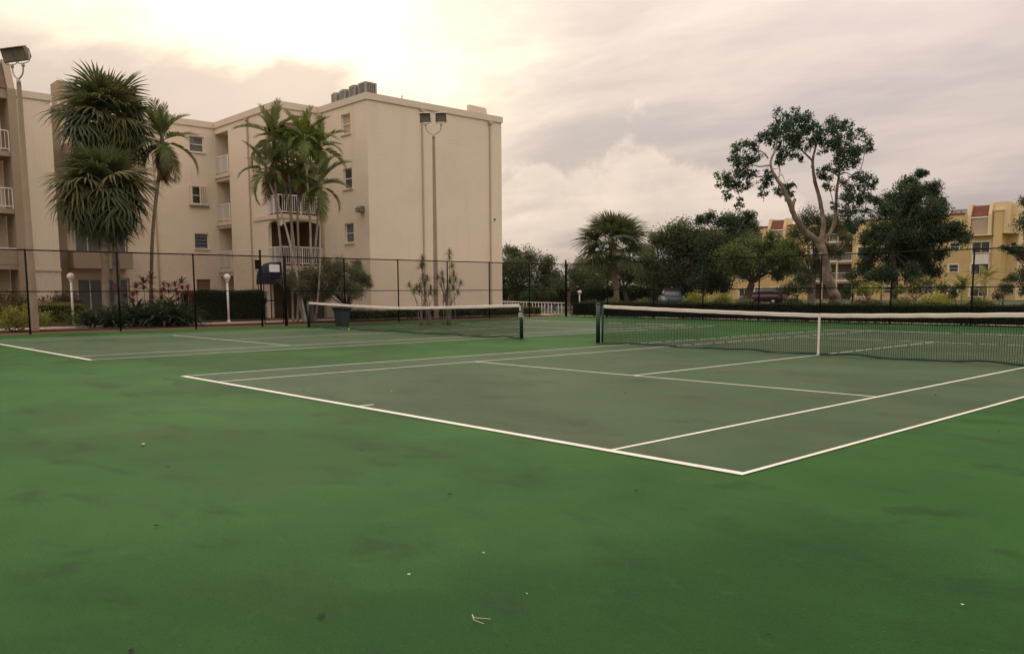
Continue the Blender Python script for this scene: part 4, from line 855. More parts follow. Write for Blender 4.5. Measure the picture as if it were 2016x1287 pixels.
for lst in ([(1614, 476, 11, 0), (1588, 459, 9.5, -.3), (1570, 436, 9, -.8), (1556, 404, 8.5, -1.2), (1541, 370, 6.5, -1.4), (1527, 348, 5, -1.5), (1517, 322, 3.5, -1.4), (1528, 290, 2.5, -1), (1532, 262, 1.5, -1)],
            [(1616, 474, 9.5, 0), (1621, 446, 7.5, .2), (1615, 400, 6.5, .5), (1603, 350, 5.5, .6), (1600, 318, 4.5, .7), (1606, 290, 3, .8), (1618, 262, 2, 1)],
            [(1619, 478, 8, 0), (1638, 452, 6.5, .4), (1645, 420, 5.5, .8), (1647, 380, 5, 1), (1652, 340, 4, 1.2), (1650, 310, 3, 1.4), (1655, 280, 2, 1.5)],
            [(1559, 408, 6, -1.2), (1563, 397, 5.5, -1.2), (1565, 392, 4.5, -1.2)],
            [(1599, 316, 3.5, .7), (1588, 305, 3, .4), (1578, 295, 2.4, .2), (1562, 270, 1.5, 0)],
            [(1517, 325, 3, -1.4), (1497, 328, 2.2, -1.8), (1478, 326, 1.8, -2.2), (1455, 345, 1.2, -2.4)], [(1520, 335, 2.6, -1.4), (1500, 348, 2, -1.0), (1482, 345, 1.5, -.6)],
            [(1512, 312, 2.4, -1.4), (1505, 302, 2, -1.2), (1490, 295, 1.4, -1)], [(1652, 345, 2.5, 1.2), (1665, 340, 2, 1.6), (1685, 350, 1.4, 2)], [(1653, 350, 2.6, 1.2), (1640, 340, 2, .6), (1625, 335, 1.2, .2)],
            [(1530, 350, 1.2, -1.4), (1540, 345, .9, -1.5), (1546, 358, .8, -1.5), (1556, 352, .6, -1.5)], [(1523, 333, 1.1, -1.4), (1535, 332, .8, -1.5), (1538, 345, .7, -1.6)],
            [(1648, 390, 2.2, 1), (1668, 400, 1.8, 1.3), (1680, 430, 1.2, 1.5)]):
    s = MB(); P, R_ = gpath(lst); s.tube(P, R_, 9); s.build('limb', 'bark_pale', gum)
gc_ = [(690,180,70),(790,170,70),(890,200,80),(940,240,60),(700,270,90),(800,290,90),(880,310,70),(640,340,70),(560,350,60),(520,360,40),(720,380,80),(820,400,70),(800,480,50),(740,520,60),(690,570,50),(860,545,30),(350,440,70),(430,450,60),(300,540,60),(380,550,80),(450,540,60),(330,620,60),(400,680,80),(330,670,40),(240,720,80),(170,730,70),(300,770,60),(400,790,40),(220,860,45),(340,900,30),(345,960,35),(560,690,50),(530,760,50),(600,750,50),(550,850,40),(680,810,50),(740,830,55),(790,790,35),(800,860,30),(770,880,30),(1000,290,60),(1010,400,70),(960,420,60),(1090,330,70),(1150,260,70),(1200,230,60),(1270,260,60),(1130,420,80),(1220,400,90),(1310,430,80),(1280,340,60),(1390,340,50),(1440,430,60),(1460,450,40),(1380,500,60),(1250,500,70),(1330,550,60),(1300,600,50),(1200,570,40),(1070,480,40),(1110,620,40),(1060,660,50),(1090,720,50),(1120,790,45),(1160,640,40),(1210,640,40),(1380,700,60),(1450,740,60),(1500,760,40),(1300,760,70),(1380,820,80),(1280,850,60),(1440,880,60),(1350,930,60),(1270,960,60),(1330,1010,70),(1430,1020,40),(1300,1090,60),(1370,1090,50),(1330,1160,50),(1160,945,35),(1240,600,40)]
C_ = []
for (x, y, r) in gc_:
    p = at(1380+x/4.437, 190+y/4.437, DG+RNG.uniform(-1.3, 1.3)); C_.append((p[0], p[1], p[2], r/4.437*pxr*1.12))
S_ = subclumps(C_, 8, 0.50, 1.05)
p, n = clump_points(S_, 900, 0.9, 0.1); place('crown', leaf_mesh('crown', p, n, 0.15, 'leaf_gumbo', 0.5, org=gbase), gum)
s = MB()
for (x, y, z, r) in C_[::2]:
    q = P3((x, y, z)); k = min(C_, key=lambda c: np.linalg.norm(P3(c[:3])-q-P3((0, 0, -0.9)))); s.tube([q, (q+P3(k[:3]))/2+P3(RNG.normal(size=3))*0.08, P3(k[:3])] if k[:3] != (x, y, z) else [q, q+P3((0, 0, -.4))], 0.018, 5, cap=False)
tag(s.build('twigs', 'bark_grey', gum), kind='stuff')

# ------------------------------------------------------------------ background trees
G1 = 'trees beyond the far fence'
tree('shade_tree', 'dark shade tree directly right of the cream end wall', 'tree', (1001, 600), 76, [(1005,515,28),(1040,518,28),(1075,534,26),(1096,550,20),(1020,548,34),(1060,562,30),(985,545,30),(960,530,34),(1003,494,12),(1018,500,12)], 'bark_grey', 'leaf_oak', 0.20, 26, 8, group=G1, tr=0.3, nl=20)
tree('shade_tree', 'low branching tree with pale bare forking limbs behind the corner post', 'tree', (1119, 600), 66, [(1135,543,20),(1160,535,20),(1098,556,18),(1178,553,20),(1150,560,16)], 'bark_pale', 'leaf_oak', 0.18, 14, 7, tr=0.22, forkpx=(1119, 576), group=G1, nl=26)
tree('shade_tree', 'light green tree behind the lone fan palm', 'tree', (1232, 598), 88, [(1182,530,18),(1232,524,22),(1258,534,20),(1202,550,24),(1240,552,26),(1165,560,22),(1280,545,24)], 'bark_dark', 'leaf_mid', 0.22, 26, 8, group=G1, tr=0.25)
tree('shade_tree', 'pale hazy tree farthest off in the gap left of the fan palm', 'tree', (1148, 590), 150, [(1125,530,14),(1148,524,16),(1172,528,16),(1140,545,20),(1165,550,20)], 'bark_dark', 'leaf_pale', 0.32, 26, 8, group=G1, tr=0.3)  # distance haze is put into the pale leaf colour
tree('shade_tree', 'broad dark oak right of the fan palm', 'tree', (1330, 600), 74, [(1298,468,22),(1340,456,24),(1288,500,26),(1330,490,40),(1372,480,36),(1282,540,32),(1330,540,44),(1380,530,40),(1392,480,24),(1275,515,18),(1300,568,20),(1350,572,22),(1395,562,20)], 'bark_dark', 'leaf_oak', 0.20, 30, 9, group=G1, tr=0.32, nl=20)
tree('shade_tree', 'tall layered dark tree with flat tiers of foliage at its top', 'tree', (1420, 600), 70, [(1392,430,14),(1430,440,20),(1462,432,20),(1484,452,16),(1440,466,30),(1408,485,32),(1468,485,26),(1425,525,34),(1390,540,26),(1378,432,10),(1475,424,10),(1420,560,18),(1375,560,18)], 'bark_dark', 'leaf_dark', 0.19, 30, 9, group=G1, tr=0.28, nl=20)
tree('shade_tree', 'olive green tree with hanging foliage before the yellow wall', 'tree', (1449, 600), 63, [(1470,480,22),(1500,490,22),(1452,508,28),(1532,498,22),(1500,520,24),(1534,540,14),(1455,540,22),(1548,525,14),(1520,515,18),(1550,482,16),(1522,470,14),(1556,508,16)], 'bark_dark', 'leaf_mid', 0.18, 28, 9, group=G1, tr=0.28, nl=18)
tree('shade_tree', 'grey green tree right behind the pale spreading trunk', 'tree', (1597, 600), 80, [(1588,432,20),(1620,428,22),(1650,440,20),(1572,462,22),(1610,468,26),(1558,500,22),(1600,510,24),(1640,500,18),(1568,535,20),(1545,530,14),(1665,470,16),(1585,555,16),(1620,545,14)], 'bark_grey', 'leaf_oak', 0.20, 23, 8, group=G1, tr=0.34, nl=24)
tree('shade_tree', 'large dark evergreen tree before the yellow building', 'tree', (1757, 602), 61, [(1816,342,12),(1790,358,16),(1765,388,22),(1800,385,24),(1838,376,18),(1745,420,22),(1790,420,32),(1830,420,28),(1852,402,14),(1730,458,22),(1770,460,32),(1820,460,32),(1872,462,22),(1902,466,14),(1720,500,20),(1760,508,32),(1810,498,30),(1852,500,16),(1742,540,18),(1790,535,20),(1725,395,10),(1706,470,14),(1702,520,16),(1715,548,16),(1830,535,18)], 'bark_dark', 'leaf_dark', 0.17, 40, 9, group=G1, tr=0.22, nl=9, forkpx=(1757, 500))
tree('shade_tree', 'dark tree leaning in at the right edge of the photo', 'tree', (2042, 602), 66, [(2022,400,14),(2030,440,24),(2020,500,18),(1995,494,12),(2034,540,26),(2022,570,14),(1980,488,8)], 'bark_dark', 'leaf_dark', 0.17, 28, 8, group=G1, tr=0.25)
for k, (px, py, dp, big, lm, lab) in enumerate(((1042, 602, 70, [(1036,585,14),(1048,580,12)], 'leaf_dark', 'small dark tree low in front of the shade tree'), (1072, 602, 68, [(1072,578,13),(1085,584,11)], 'leaf_oak', 'small twin stemmed tree left of the fence corner post'), (1790, 600, 56, [(1800,565,16),(1835,560,16),(1770,572,12),(1860,570,12)], 'leaf_mid', 'leafy undergrowth tree beneath the large dark evergreen'), (1708, 600, 58, [(1700,572,12),(1722,566,12)], 'leaf_lime', 'bushy yellow green sapling between the two big trunks'), (1572, 602, 70, [(1560,560,16),(1590,570,13),(1545,575,11),(1575,545,12)], 'leaf_oak', 'low dark tree filling the gap left of the pale trunk'), (1680, 602, 62, [(1665,575,13),(1690,560,14),(1678,540,13)], 'leaf_dark', 'low dark tree in front of the yellow block balconies'), (1880, 602, 60, [(1875,575,12),(1893,560,12),(1862,588,10)], 'leaf_mid', 'low green tree beneath the small square yellow wall windows'), (1974, 602, 64, [(1976,570,14),(1988,550,12),(1962,585,10)], 'leaf_oak', 'low olive tree at the shaded side of the yellow corner'))):
    tree('small_tree', lab, 'tree', (px, py), dp, big, 'bark_dark', lm, 0.16, 24, 7, tr=0.08, thick=0.8, group='understorey trees')
def mound(px, py, dp, w, h, mt, lab, leaf=0.14):
    b = at(px, py, dp); k = dp/FPX; shrub('shrub', lab, 'shrub', (b[0], b[1], 0), (w*k/2, w*k/2, b[2]*0+1.18*max(0.4, at(px, py-h, dp)[2])), mt, leaf, 12, 'shrubs beyond the far fence', 12)
mound(1372, 600, 56, 54, 24, 'leaf_lime', 'bright yellow green rounded shrub, left of the pair'); mound(1418, 600, 56, 50, 20, 'leaf_lime', 'yellow green rounded shrub, right of the pair')
mound(1470, 600, 58, 48, 14, 'leaf_pale', 'pale grey green low shrub before the maroon car'); mound(1205, 600, 58, 60, 13, 'leaf_pale', 'low pale shrub at the foot of the fan palm')
mound(1265, 600, 57, 66, 11, 'leaf_low', 'low olive shrub right of the fan palm foot'); mound(1700, 601, 52, 80, 14, 'leaf_redgreen', 'low dark shrub right of the pale trunk')
mound(1850, 601, 54, 90, 22, 'leaf_lime', 'wide green grassy shrub below the yellow wall'); mound(1930, 601, 56, 70, 16, 'leaf_mid', 'green shrub below the yellow corner'); mound(1780, 601, 53, 60, 16, 'leaf_low', 'olive shrub under the large dark evergreen')
mound(1560, 601, 60, 40, 18, 'leaf_oak', 'dark olive shrub left of the pale trunk'); mound(1160, 601, 60, 40, 11, 'leaf_low', 'low shrub just right of the white picket fence')

# ------------------------------------------------------------------ hedges and planting
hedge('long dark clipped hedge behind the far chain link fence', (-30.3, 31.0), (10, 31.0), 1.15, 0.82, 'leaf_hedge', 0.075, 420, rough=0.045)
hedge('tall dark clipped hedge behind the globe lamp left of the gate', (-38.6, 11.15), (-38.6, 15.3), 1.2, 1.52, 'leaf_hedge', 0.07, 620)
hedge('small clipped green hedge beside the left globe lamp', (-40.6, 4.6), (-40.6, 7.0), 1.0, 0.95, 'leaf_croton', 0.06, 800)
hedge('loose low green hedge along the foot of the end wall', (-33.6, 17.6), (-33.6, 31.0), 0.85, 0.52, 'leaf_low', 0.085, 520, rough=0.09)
bh0, bh1 = at(965, 600, 84), at(1300, 598, 92)
hedge('distant dark hedge backing the lawn beyond the white fence', (bh0[0], bh0[1]), (bh1[0], bh1[1]), 2.0, 1.9, 'leaf_hedge', 0.2, 70, rough=0.12)
shrub('shrub', 'yellow green variegated shrub spilling over the path at the left edge', 'shrub', (-33.9, 2.6, 0), (1.1, 1.7, 1.08), 'leaf_croton', 0.10, 13, lumps=16)
shrub('shrub', 'yellow green variegated shrub cut off by the left frame edge', 'shrub', (-33.4, 0.4, 0), (1.1, 1.6, 1.05), 'leaf_croton', 0.10, 13, lumps=14)
b = gp(105, 633); shrub('shrub', 'dark reddish shrub behind the small clipped hedge', 'shrub', (-43.6, 6.9, 0), (1.0, 1.6, 1.75), 'leaf_redgreen', 0.11, 11, lumps=12)
shrub('shrub', 'dark loose shrub under the left wing balconies', 'shrub', (-43.0, 4.3, 0), (1.0, 1.4, 1.9), 'leaf_redgreen', 0.11, 8, lumps=12)
shrub('shrub', 'green leafy shrub at the left end of the dark clipped hedge', 'shrub', (-37.8, 10.4, 0), (0.7, 0.9, 1.0), 'leaf_mid', 0.10, 11, lumps=10)
# strap-leaved lilies
def rosette(mt, n, L, wd, e0, e1, droop, seed, pairs=3):
    rg = random.Random(seed); s = MB()
    for k in range(n):
        a = k*2.39996+rg.uniform(-.2, .2); e = math.radians(e0+(e1-e0)*(k/n)+rg.uniform(-8, 8)); l = L*rg.uniform(0.75, 1.1); H = P3((math.cos(a), math.sin(a), 0)); Sd = P3((-math.sin(a), math.cos(a), 0))
        p = P3((0, 0, 0)); vs = []; m = 5; ee = e
        for i in range(m+1):
            t = i/m; ww = wd*(0.5+0.9*t if t < 0.4 else 0.95*(1-((t-0.4)/0.6)**1.8))+0.002
            vs += [p-Sd*ww+P3((0, 0, ww*0.5)), p, p+Sd*ww+P3((0, 0, ww*0.5))]; ee = e-droop*t*1.3; p = p+(H*math.cos(ee)+P3((0, 0, math.sin(ee))))*l/m
        s.add(vs, [(i*3+j, i*3+j+1, i*3+4+j, i*3+3+j) for i in range(m) for j in range(2)])
    return shared('leaf_rosette', s, mt)
LILY = rosette('leaf_lily', 26, 1.25, 0.055, 85, 12, 1.1, 2); TI = rosette('leaf_red', 15, 0.42, 0.035, 82, 5, 0.6, 3); TIG = rosette('leaf_redgreen', 16, 0.5, 0.04, 82, 0, 0.7, 4); DRA = rosette('leaf_dracaena', 46, 0.42, 0.014, 88, -25, 0.45, 5); FERN = rosette('leaf_mid', 24, 1.0, 0.02, 85, 20, 1.2, 6)
def put(t, name, me, p, sc=1.0, rz=0.0, tilt=0.0):
    o = ORG[t.name]; return place(name, me, t, matrix=Matrix.Translation(Vector(tuple(P3(p)-o))) @ Matrix.Rotation(rz, 4, 'Z') @ Matrix.Rotation(tilt, 4, 'X') @ Matrix.Scale(sc, 4))
lil = [(-36.4, 9.4, 1.3), (-35.9, 9.9, 1.0), (-35.2, 7.6, 1.0), (-34.6, 8.35, 1.05), (-35.5, 8.8, 1.1), (-34.4, 9.1, 0.9), (-36.0, 6.9, 0.9), (-35.0, 6.5, 0.85), (-36.2, 8.0, 1.15), (-35.6, 5.7, 0.8)]
for k, (x, y, sc_) in enumerate(lil):
    t = thing('spider_lily', ('tallest strap leaved lily at the hedge end of the palm bed' if k == 0 else 'strap leaved lily second from the hedge end of the palm bed' if k == 1 else 'strap leaved lily clump at the lamp end of the palm bed' if k == 9 else 'dark strap leaved lily in the middle of the bed at the fan palm foot'), 'plant', (x, y, 0), 'strap leaved lilies by the palms')
    put(t, 'leaf_rosette', LILY, (x, y, 0.03), sc_*1.15, k*1.3); put(t, 'leaf_rosette', LILY, (x+0.2, y+0.25, 0.03), sc_*1.1, k*2.1+1); put(t, 'leaf_rosette', LILY, (x-0.25, y+0.1, 0.25), sc_*1.05, k*0.7+2)
for k, (x, y) in enumerate(((-37.6, 5.6), (-37.9, 6.4), (-38.2, 7.5), (-37.9, 10.0))):
    t = thing('fern_clump', 'light green grassy clump near the left globe lamp and palms', 'plant', (x, y, 0), 'grassy clumps by the path'); put(t, 'leaf_rosette', FERN, (x, y, 0.03), 1.15, k); put(t, 'leaf_rosette', FERN, (x+.2, y+.3, 0.03), 0.9, k+2)
ti = [(228,560),(247,568),(268,562),(283,552),(297,543),(318,572),(332,560),(345,558),(358,552),(369,563),(375,575),(262,578),(322,556),(350,576),(300,570)]
for k, (px, py) in enumerate(ti):
    dp = 41.0+RNG.uniform(-.8, .8); p = at(px, py+6, dp); red = k not in (3, 4, 8)
    t = thing('cordyline', 'red leaved cordyline on a bare stem, between palm bed and hedge' if red else 'dark leaved cordyline on a tall stem among the red ones', 'plant', (p[0]+0.1, p[1], 0), 'cordylines behind the lilies')
    s = MB(); s.tube([(p[0]+0.1, p[1], -0.02), (p[0]+RNG.uniform(-.08, .08), p[1]+0.03, p[2]*0.5), p], [0.022, 0.016, 0.012], 6); s.build('stem', 'bark_grey', t)
    put(t, 'leaf_rosette', TI if red else TIG, p, RNG.uniform(0.8, 1.15), k*1.7); put(t, 'leaf_rosette', TIG if k % 2 else TI, p-P3((0, 0, 0.28)), 0.8, k*0.9+2)
# dragon trees either side of the floodlight pole
dr = [('spiky dragon tree left of the floodlight pole', (838, 629), 36.4, [(832,508),(830,523),(833,545),(836,558),(826,562),(806,560),(815,572),(841,548),(848,566),(838,575),(856,575),(820,565)]),
      ('spiky dragon tree right of the floodlight pole', (884, 628), 37.0, [(885,496),(890,522),(893,540),(886,553),(870,536),(873,552),(907,556),(902,575),(880,570),(893,566),(868,560),(862,545),(876,580),(897,550)])]
for lab, bp, dp, tips in dr:
    b = at(bp[0], bp[1], dp); b = P3((b[0], b[1], 0)); t = thing('dragon_tree', lab, 'plant', b, 'dragon trees by the end wall')
    for k, (x, y) in enumerate(tips):
        p = at(x, y+4, dp+RNG.uniform(-.5, .5)); bb = b+P3((RNG.uniform(-.25, .25), RNG.uniform(-.25, .25), -0.03)); s = MB(); mid = bb*0.5+p*0.5; mid[:2] = bb[:2]*0.72+p[:2]*0.28
        s.tube(smooth_path([bb, mid, p], 4), lerp_list([0.022, 0.016, 0.011], 4), 6); s.build('stem', 'bark_grey', t)
        put(t, 'leaf_rosette', DRA, p, RNG.uniform(0.62, 0.88), k*1.1)
        if k % 4 == 0: put(t, 'leaf_rosette', DRA, p-P3((0, 0, 0.22)), 0.6, k)
# small olive tree at the building corner
so_ = gp(686, 632.5); tree('ornamental_tree', 'small olive green ornamental tree with twisted trunk right of the gate', 'tree', (686, 632), np.dot(so_-CAM, AF), [(650,535,20),(600,540,22),(622,560,22),(575,545,18),(672,528,20),(700,535,20),(715,560,16),(690,570,20),(650,575,18),(722,545,10),(640,515,12),(700,520,10),(590,570,16),(670,555,20)], 'bark_dark', 'leaf_olive', 0.085, 30, 8, tr=0.09, thick=0.7, forkpx=(684, 606), nl=16)

# ------------------------------------------------------------------ yellow apartment building
YC = at(1962, 591, 115); XR, YY = YC[0], YC[1]
yb = thing('apartment_building', 'long yellow four storey apartment block with red mansards behind the trees', 'building', (XR-20, YY, 0))
def ybx(px): return onY(px, 500, YY)[0]
holes = []; info = []
def hole(x0, x1, z0, z1, kind, gm='glass_grey'): holes.append((x0-XR, x1-XR, z0, z1)); info.append((kind, gm))
fz = [0, 3.0, 6.0, 9.0]
unit_x = [XR-3.4, XR-34.2]                                  # two mansard bays seen
for ux in (XR-2.3, XR-18.5, XR-33.0):
    for k in range(3): hole(ux-1.15, ux+1.05, fz[k]+0.5, fz[k]+1.95, 'slider', 'glass_dark')
for ux in (XR-5.75, XR-15.0, XR-36.5, XR-30.0, XR-9.0):
    for k in range(4): hole(ux-0.6, ux+0.6, fz[k]+0.95, fz[k]+1.95, 'sash', 'glass_dark')
for ux in (XR-39.2,):
    for k in range(3): hole(ux-0.9, ux+0.9, fz[k]+0.3, fz[k]+1.75, 'slider', 'glass_dark')
for k in range(4): hole(XR-27.5, XR-20.5, fz[k]+0.05, fz[k]+2.5, 'open')
w = MB(); wall(w, (XR, YY, 0), (1, 0, 0), (0, -1, 0), -52, 0, -0.1, 12.0, holes, 0.15)
wall(w, (XR, YY, 0), (0, 1, 0), (1, 0, 0), 0, 3.2, -0.1, 12.0, []); w.build('wall', 'yellow_wall', yb)
for h, (kd, gm) in zip(holes, info):
    if kd != 'open':
        wd_ = window(yb, (XR, YY, 0), (1, 0, 0), (0, -1, 0), h, kd, gm)
        s = MB(); a, b_, c, d = h; e = 0.14
        for (u0, u1, v0, v1) in ((a-e, a, c-e, d+e), (b_, b_+e, c-e, d+e), (a, b_, d, d+e)): s.box((XR+u0, YY-0.05, v0), (XR+u1, YY-0.001, v1))
        s.build('surround', 'white_paint', wd_)
for k in range(1, 4):
    s = MB(); s.box((XR-27.6, YY-0.25, fz[k]-0.2), (XR-20.4, YY+2.2, fz[k]+0.04)); s.build('balcony_slab', 'white_paint', yb)
    railing(yb, (XR-27.5, YY-0.2, fz[k]+0.04), (XR-20.5, YY-0.2, fz[k]+0.04), 1.1, 0.24)
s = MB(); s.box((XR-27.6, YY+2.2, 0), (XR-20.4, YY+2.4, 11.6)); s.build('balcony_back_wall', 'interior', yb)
for ux in (XR-25.2, XR-22.8):
    s = MB(); s.box((ux-0.12, YY-0.22, 0), (ux+0.12, YY+0.02, 11.6)); s.build('column', 'cream_wall', yb)
for (z0_, z1_) in ((5.02, 6.44),):
    s = MB(); s.box((XR-3.46, YY-0.03, z0_+0.0), (XR-1.24, YY-0.002, z1_-0.16)); s.build('spandrel_panel', 'white_paint', yb)
# wing returning away on the right, shaded side
w = MB(); h4 = [(4.0, 9.5, fz[k]+0.1, fz[k]+2.4) for k in (1, 2)]
wall(w, (XR+1.3, YY+3.2, 0), (0, 1, 0), (1, 0, 0), 0, 22, -0.1, 12.0, h4, 0.15); wall(w, (XR+1.3, YY+3.2, 0), (1, 0, 0), (0, -1, 0), -1.3, 0, -0.1, 12.0, [(-0.95, -0.25, 6.4, 7.9), (-0.95, -0.25, 0.9, 2.2)], 0.15); w.build('wall', 'cream_wall', yb)
for h in [(-0.95, -0.25, 6.4, 7.9), (-0.95, -0.25, 0.9, 2.2)]: window(yb, (XR+1.3, YY+3.2, 0), (1, 0, 0), (0, -1, 0), h, 'sash', 'glass_dark')
for k in (1, 2):
    railing(yb, (XR+1.32, YY+7.2, fz[k]+0.1), (XR+1.32, YY+12.7, fz[k]+0.1), 1.0, 0.24)
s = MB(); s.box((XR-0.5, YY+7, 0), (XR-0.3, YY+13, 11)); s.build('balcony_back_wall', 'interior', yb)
s = MB(); s.box((XR-52, YY+0.02, 11.7), (XR-0.02, YY+16, 11.95)); s.box((XR-0.1, YY+3.3, 11.7), (XR+1.28, YY+25, 11.9)); s.build('roof', 'roof_membrane', yb)
s = MB(); s.box((XR-52, YY-0.10, 11.82), (XR-4.6, YY+0.12, 12.05)); s.box((XR+0.0, YY+3.1, 11.85), (XR+1.42, YY+25, 12.08)); s.build('coping', 'roof_tile', yb)
def mansard_bay(x0, x1, zb=9.0, zt=13.1):
    s = MB()
    for xx in (x0, x1-0.42): s.prism([(xx, YY-0.75, zb), (xx, YY-0.75, 11.6), (xx, YY-0.35, zt), (xx, YY+1.6, zt), (xx, YY+1.6, zb)], (0.42, 0, 0))
    s.box((x0-0.1, YY-0.85, zb-0.22), (x1+0.1, YY+0.02, zb-0.003)); s.build('bay_frame', 'cream_wall', yb)
    s = MB(); s.prism([(x0+0.43, YY-0.60, 11.35), (x0+0.43, YY+0.10, 12.9), (x0+0.43, YY+1.2, 12.9), (x0+0.43, YY+1.2, 11.35)], (x1-x0-0.86, 0, 0)); mr = s.build('mansard', 'roof_tile', yb)
    s = MB(); s.box((x0+0.43, YY-0.62, 11.18), (x1-0.43, YY-0.40, 11.34)); s.build('eave', 'white_paint', yb)
    for k in range(7):
        s = MB(); q = (x1-x0-0.86)/7; s.prism([(x0+0.43+k*q, YY-0.45, 9.05), (x0+0.43+(k+.5)*q, YY-0.52, 9.05), (x0+0.43+(k+1)*q, YY-0.45, 9.05)], (0, 0, 2.1)); s.build('shutter_leaf', 'blind', yb)
mansard_bay(XR-4.0, XR-0.95); mansard_bay(XR-13.0, XR-7.6); mansard_bay(XR-34.6, XR-31.4)
s = MB(); s.box((XR-0.95, YY-0.12, 9.0), (XR+0.9, YY+3.1, 13.2)); s.box((XR+0.9, YY+1.2, 9.0), (XR+1.6, YY+3.1, 13.0)); s.build('stair_tower', 'cream_wall', yb)
s = MB(); s.box((XR-0.7, YY-0.5, -0.1), (XR+0.3, YY-0.125, 12.0)); s.build('pier', 'yellow_wall', yb); s = MB(); s.box((XR-0.8, YY-0.6, 12.0), (XR+0.4, YY-0.12, 12.2)); s.build('pier_cap', 'cream_wall', yb)
for k in range(3):
    s = MB(); s.box((XR-7.2+k*0.7, YY+2, 11.95), (XR-6.6+k*0.7, YY+2.6, 12.75)); s.build('roof_unit', 'ac_metal', yb)

# ------------------------------------------------------------------ cars
def car(label, p, yaw, mt, suv=False):
    t = thing('parked_car', label, 'car', p, 'cars in the far parking lot'); p = P3(p); c, q = math.cos(yaw), math.sin(yaw)
    def X(v): return (p[0]+v[0]*c-v[1]*q, p[1]+v[0]*q+v[1]*c, p[2]+v[2])
    hh = 0.16 if suv else 0.0
    def loft(st, name, m):
        s = MB(); vs = []
        for (x, zb, zt, wb, wt) in st:
            zm = zb+(zt-zb)*0.55
            for (y, z) in ((-wb*0.92, zb), (-wb, zb+(zt-zb)*0.15), (-wb, zm), (-wt, zt-0.03), (-wt*0.9, zt), (wt*0.9, zt), (wt, zt-0.03), (wb, zm), (wb, zb+(zt-zb)*0.15), (wb*0.92, zb)): vs.append(X((x, y, z)))
        n = 10; s.add(vs, [(i*n+k, i*n+n+k, i*n+n+(k+1) % n, i*n+(k+1) % n) for i in range(len(st)-1) for k in range(n)]+[tuple(range(n)), tuple((len(st)-1)*n+k for k in range(n-1, -1, -1))], True); return s.build(name, m, t)
    b0_, b1_ = 0.28+hh*0.4, 0.92+hh
    loft([(-2.25, b0_+.12, b1_-.22, .70, .66), (-2.15, b0_, b1_-.06, .84, .80), (-1.5, b0_, b1_, .89, .84), (0, b0_, b1_+.02, .90, .84), (1.1, b0_, b1_-.02, .89, .82), (1.9, b0_, b1_-.14, .86, .78), (2.2, b0_+.06, b1_-.26, .74, .68)], 'body', mt)
    rt = 1.42+hh*1.6
    loft([(-2.05 if suv else -1.75, b1_-.02, b1_+.02, .76, .72), (-1.85 if suv else -1.1, b1_-.02, rt-.05, .78, .62), (-0.6, b1_-.02, rt, .80, .64), (0.25, b1_-.02, rt-.03, .80, .63), (1.15, b1_-.02, b1_+.02, .78, .70)], 'window_glass', 'glass_dark')
    s = MB(); x0, x1 = (-1.80 if suv else -1.05), 0.22; s.obox(X(((x0+x1)/2, 0, rt-0.003)), ((c, q, 0), (-q, c, 0), (0, 0, 1)), ((x1-x0)/2, 0.60, 0.022)); s.build('roof', mt, t)
    for x in (-1.35, 1.35):
        for y in (-0.80, 0.80):
            s = MB(); a = X((x, y-0.10, 0.33)); b = X((x, y+0.10, 0.33)); s.tube([a, b], 0.33, 16); wl = s.build('wheel', 'tyre', t)
            sgn = 1 if y > 0 else -1; s = MB(); s.tube([X((x, y+sgn*0.09, 0.33)), X((x, y+sgn*0.112, 0.33))], 0.20, 12); s.build('rim', 'rim', wl)
    for y in (-0.62, 0.62):
        s = MB(); s.obox(X((2.13, y, b1_-.33)), ((c, q, 0), (-q, c, 0), (0, 0, 1)), (0.07, 0.15, 0.07)); s.build('headlight', 'headlight', t)
        s = MB(); s.obox(X((-2.18, y, b1_-.20)), ((c, q, 0), (-q, c, 0), (0, 0, 1)), (0.06, 0.13, 0.10)); s.build('tail_light', 'tail_red', t)
    return t
for px, dp, yaw, mt, suv, lab in ((1322, 71, -45, 'car_blue', True, 'blue grey sport utility car facing the court left of the yellow green shrubs'), (1502, 84, 190, 'car_maroon', True, 'dark maroon car parked before the yellow building'), (1240, 96, 200, 'car_white', False, 'white car half hidden behind shrubs right of the fan palm trunk'), (1190, 100, 190, 'car_silver', False, 'silver car half hidden left of the fan palm trunk')):
    p = at(px, 590, dp); car(lab, (p[0], p[1], 0), math.radians(yaw), mt, suv)

# ------------------------------------------------------------------ white fence on the lawn
a = P3((*at(1113, 600, 51)[:2], 0)); b = P3((*at(975, 600, 63)[:2], 0)); wf_ = thing('picket_fence', 'low white metal railing fence on the lawn by the fence corner post', 'fence', a)
L = np.linalg.norm(b-a); U = (b-a)/L; nP = 24; zt = 0.74
s = MB(); s.tube([a+P3((0, 0, zt)), b+P3((0, 0, zt))], 0.028, 6); s.build('top_rail', 'white_paint', wf_)
for k in range(nP+1):
    q = a+U*L*k/nP; s = MB(); s.tube([q-P3((0, 0, .05)), q+P3((0, 0, zt))], 0.019, 6); s.build('picket', 'white_paint', wf_)
q = a+U*L*0.13-np.cross(U, (0, 0, 1))*0.0+P3((0.06, -0.08, 0)); s = MB(); s.obox(q+P3((0, 0, 0.45)), (U, np.cross(U, (0, 0, 1)), (0, 0, 1)), (0.16, 0.01, 0.19))
tag(s.build('small_sign', 'sign_blue', org=q), 'small dark blue sign panel fixed to the white railing fence', 'sign')

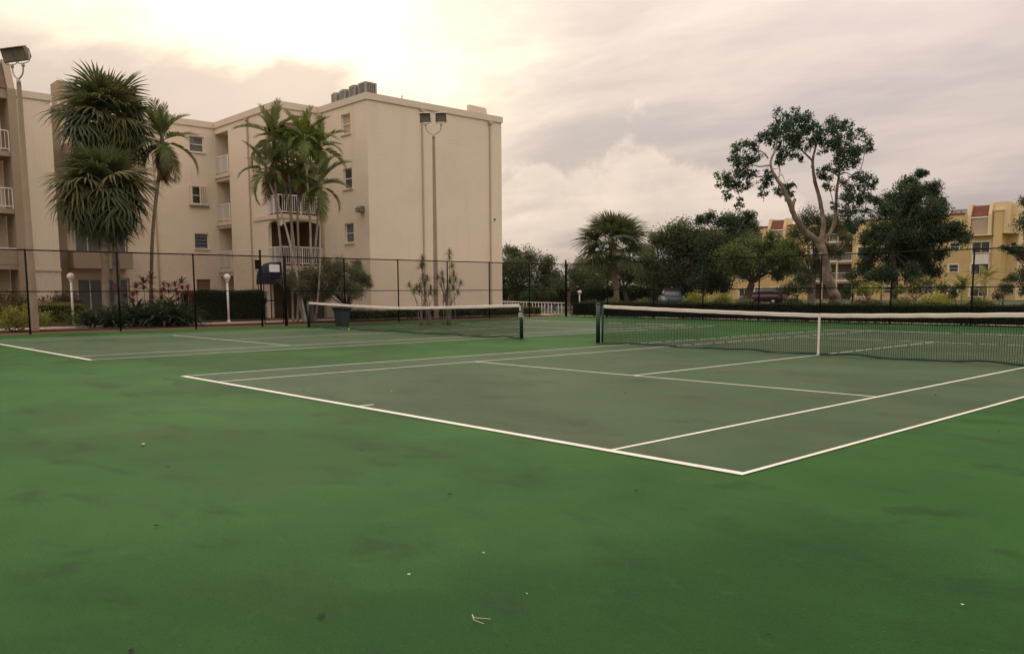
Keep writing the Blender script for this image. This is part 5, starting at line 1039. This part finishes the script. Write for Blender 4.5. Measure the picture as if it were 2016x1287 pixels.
# ------------------------------------------------------------------ litter on the court
lit = [(282, 877, 'tan', 0.10, 'dry tan leaf lying on the green at the left'), (331, 921, 'dark', 0.05, 'small dark seed pod below the tan leaf'), (376, 934, 'dark', 0.03, 'tiny dark speck beside the seed pod'), (886, 976, 'dark', 0.06, 'small dark leaf scrap in the middle of the green'), (308, 1037, 'dark', 0.05, 'tiny dark leaf in the lower left green'), (633, 1214, 'dark', 0.075, 'dark curled leaf near the bottom edge'), (259, 1283, 'dark', 0.06, 'dark leaf cut by the bottom edge'), (805, 1134, 'pale', 0.03, 'tiny pale petal on the dark green'), (952, 1091, 'pale', 0.025, 'tiny pale fleck right of the petal'), (1231, 774, 'dark', 0.07, 'small dark scrap on the grey playing area'), (771, 771, 'pale', 0.05, 'small pale scrap on the grey playing area'), (598, 771, 'dark', 0.05, 'small dark speck near the far baseline end'), (1842, 779, 'dark', 0.07, 'small dark speck between the right side lines'), (1895, 1194, 'pale', 0.03, 'tiny pale fleck at the lower right'), (1252, 967, 'dark', 0.04, 'tiny dark speck just outside the baseline'), (1037, 1172, 'pale', 0.02, 'tiny pale crumb near the bottom middle'), (711, 889, 'dark', 0.035, 'tiny dark speck outside the baseline centre'), (1966, 850, 'dark', 0.05, 'small dark speck by the right side line'), (1512, 1253, 'dark', 0.03, 'tiny dark speck at the bottom right')]
for k, (px, py, kd, sz, lab) in enumerate(lit):
    p = gp(px, py); rg = random.Random(k); a = rg.uniform(0, 3.1); s = MB(); vs = []; n = 7
    for j in (0, 1):
        for i in range(n):
            q = 2*math.pi*i/n; rr = sz*0.36*rg.uniform(0.6, 1.1); x = math.cos(q)*rr; y = math.sin(q)*rr*0.45
            vs.append((p[0]+x*math.cos(a)-y*math.sin(a), p[1]+x*math.sin(a)+y*math.cos(a), 0.009+sz*0.10*rg.uniform(0.0, 1)+0.003*j))
    s.add(vs, [tuple(range(n-1, -1, -1)), tuple(range(n, 2*n))]+[(i, (i+1) % n, n+(i+1) % n, n+i) for i in range(n)])
    tag(s.build('leaf_litter', 'litter_'+kd, org=(p[0], p[1], 0)), lab, 'leaf', 'bits of litter on the court')
p = gp(940, 1222); s = MB()
s.tube([p+P3((-.06, .02, .008)), p+P3((-.02, .0, .010)), p+P3((.035, .045, .008))], 0.0013, 5); s.tube([p+P3((-.06, .02, .008)), p+P3((0, -.02, .011)), p+P3((.055, -.01, .008))], 0.0013, 5)
tag(s.build('grass_stem', 'litter_pale', org=(p[0], p[1], 0)), 'pale forked grass stem lying at the bottom middle', 'twig')
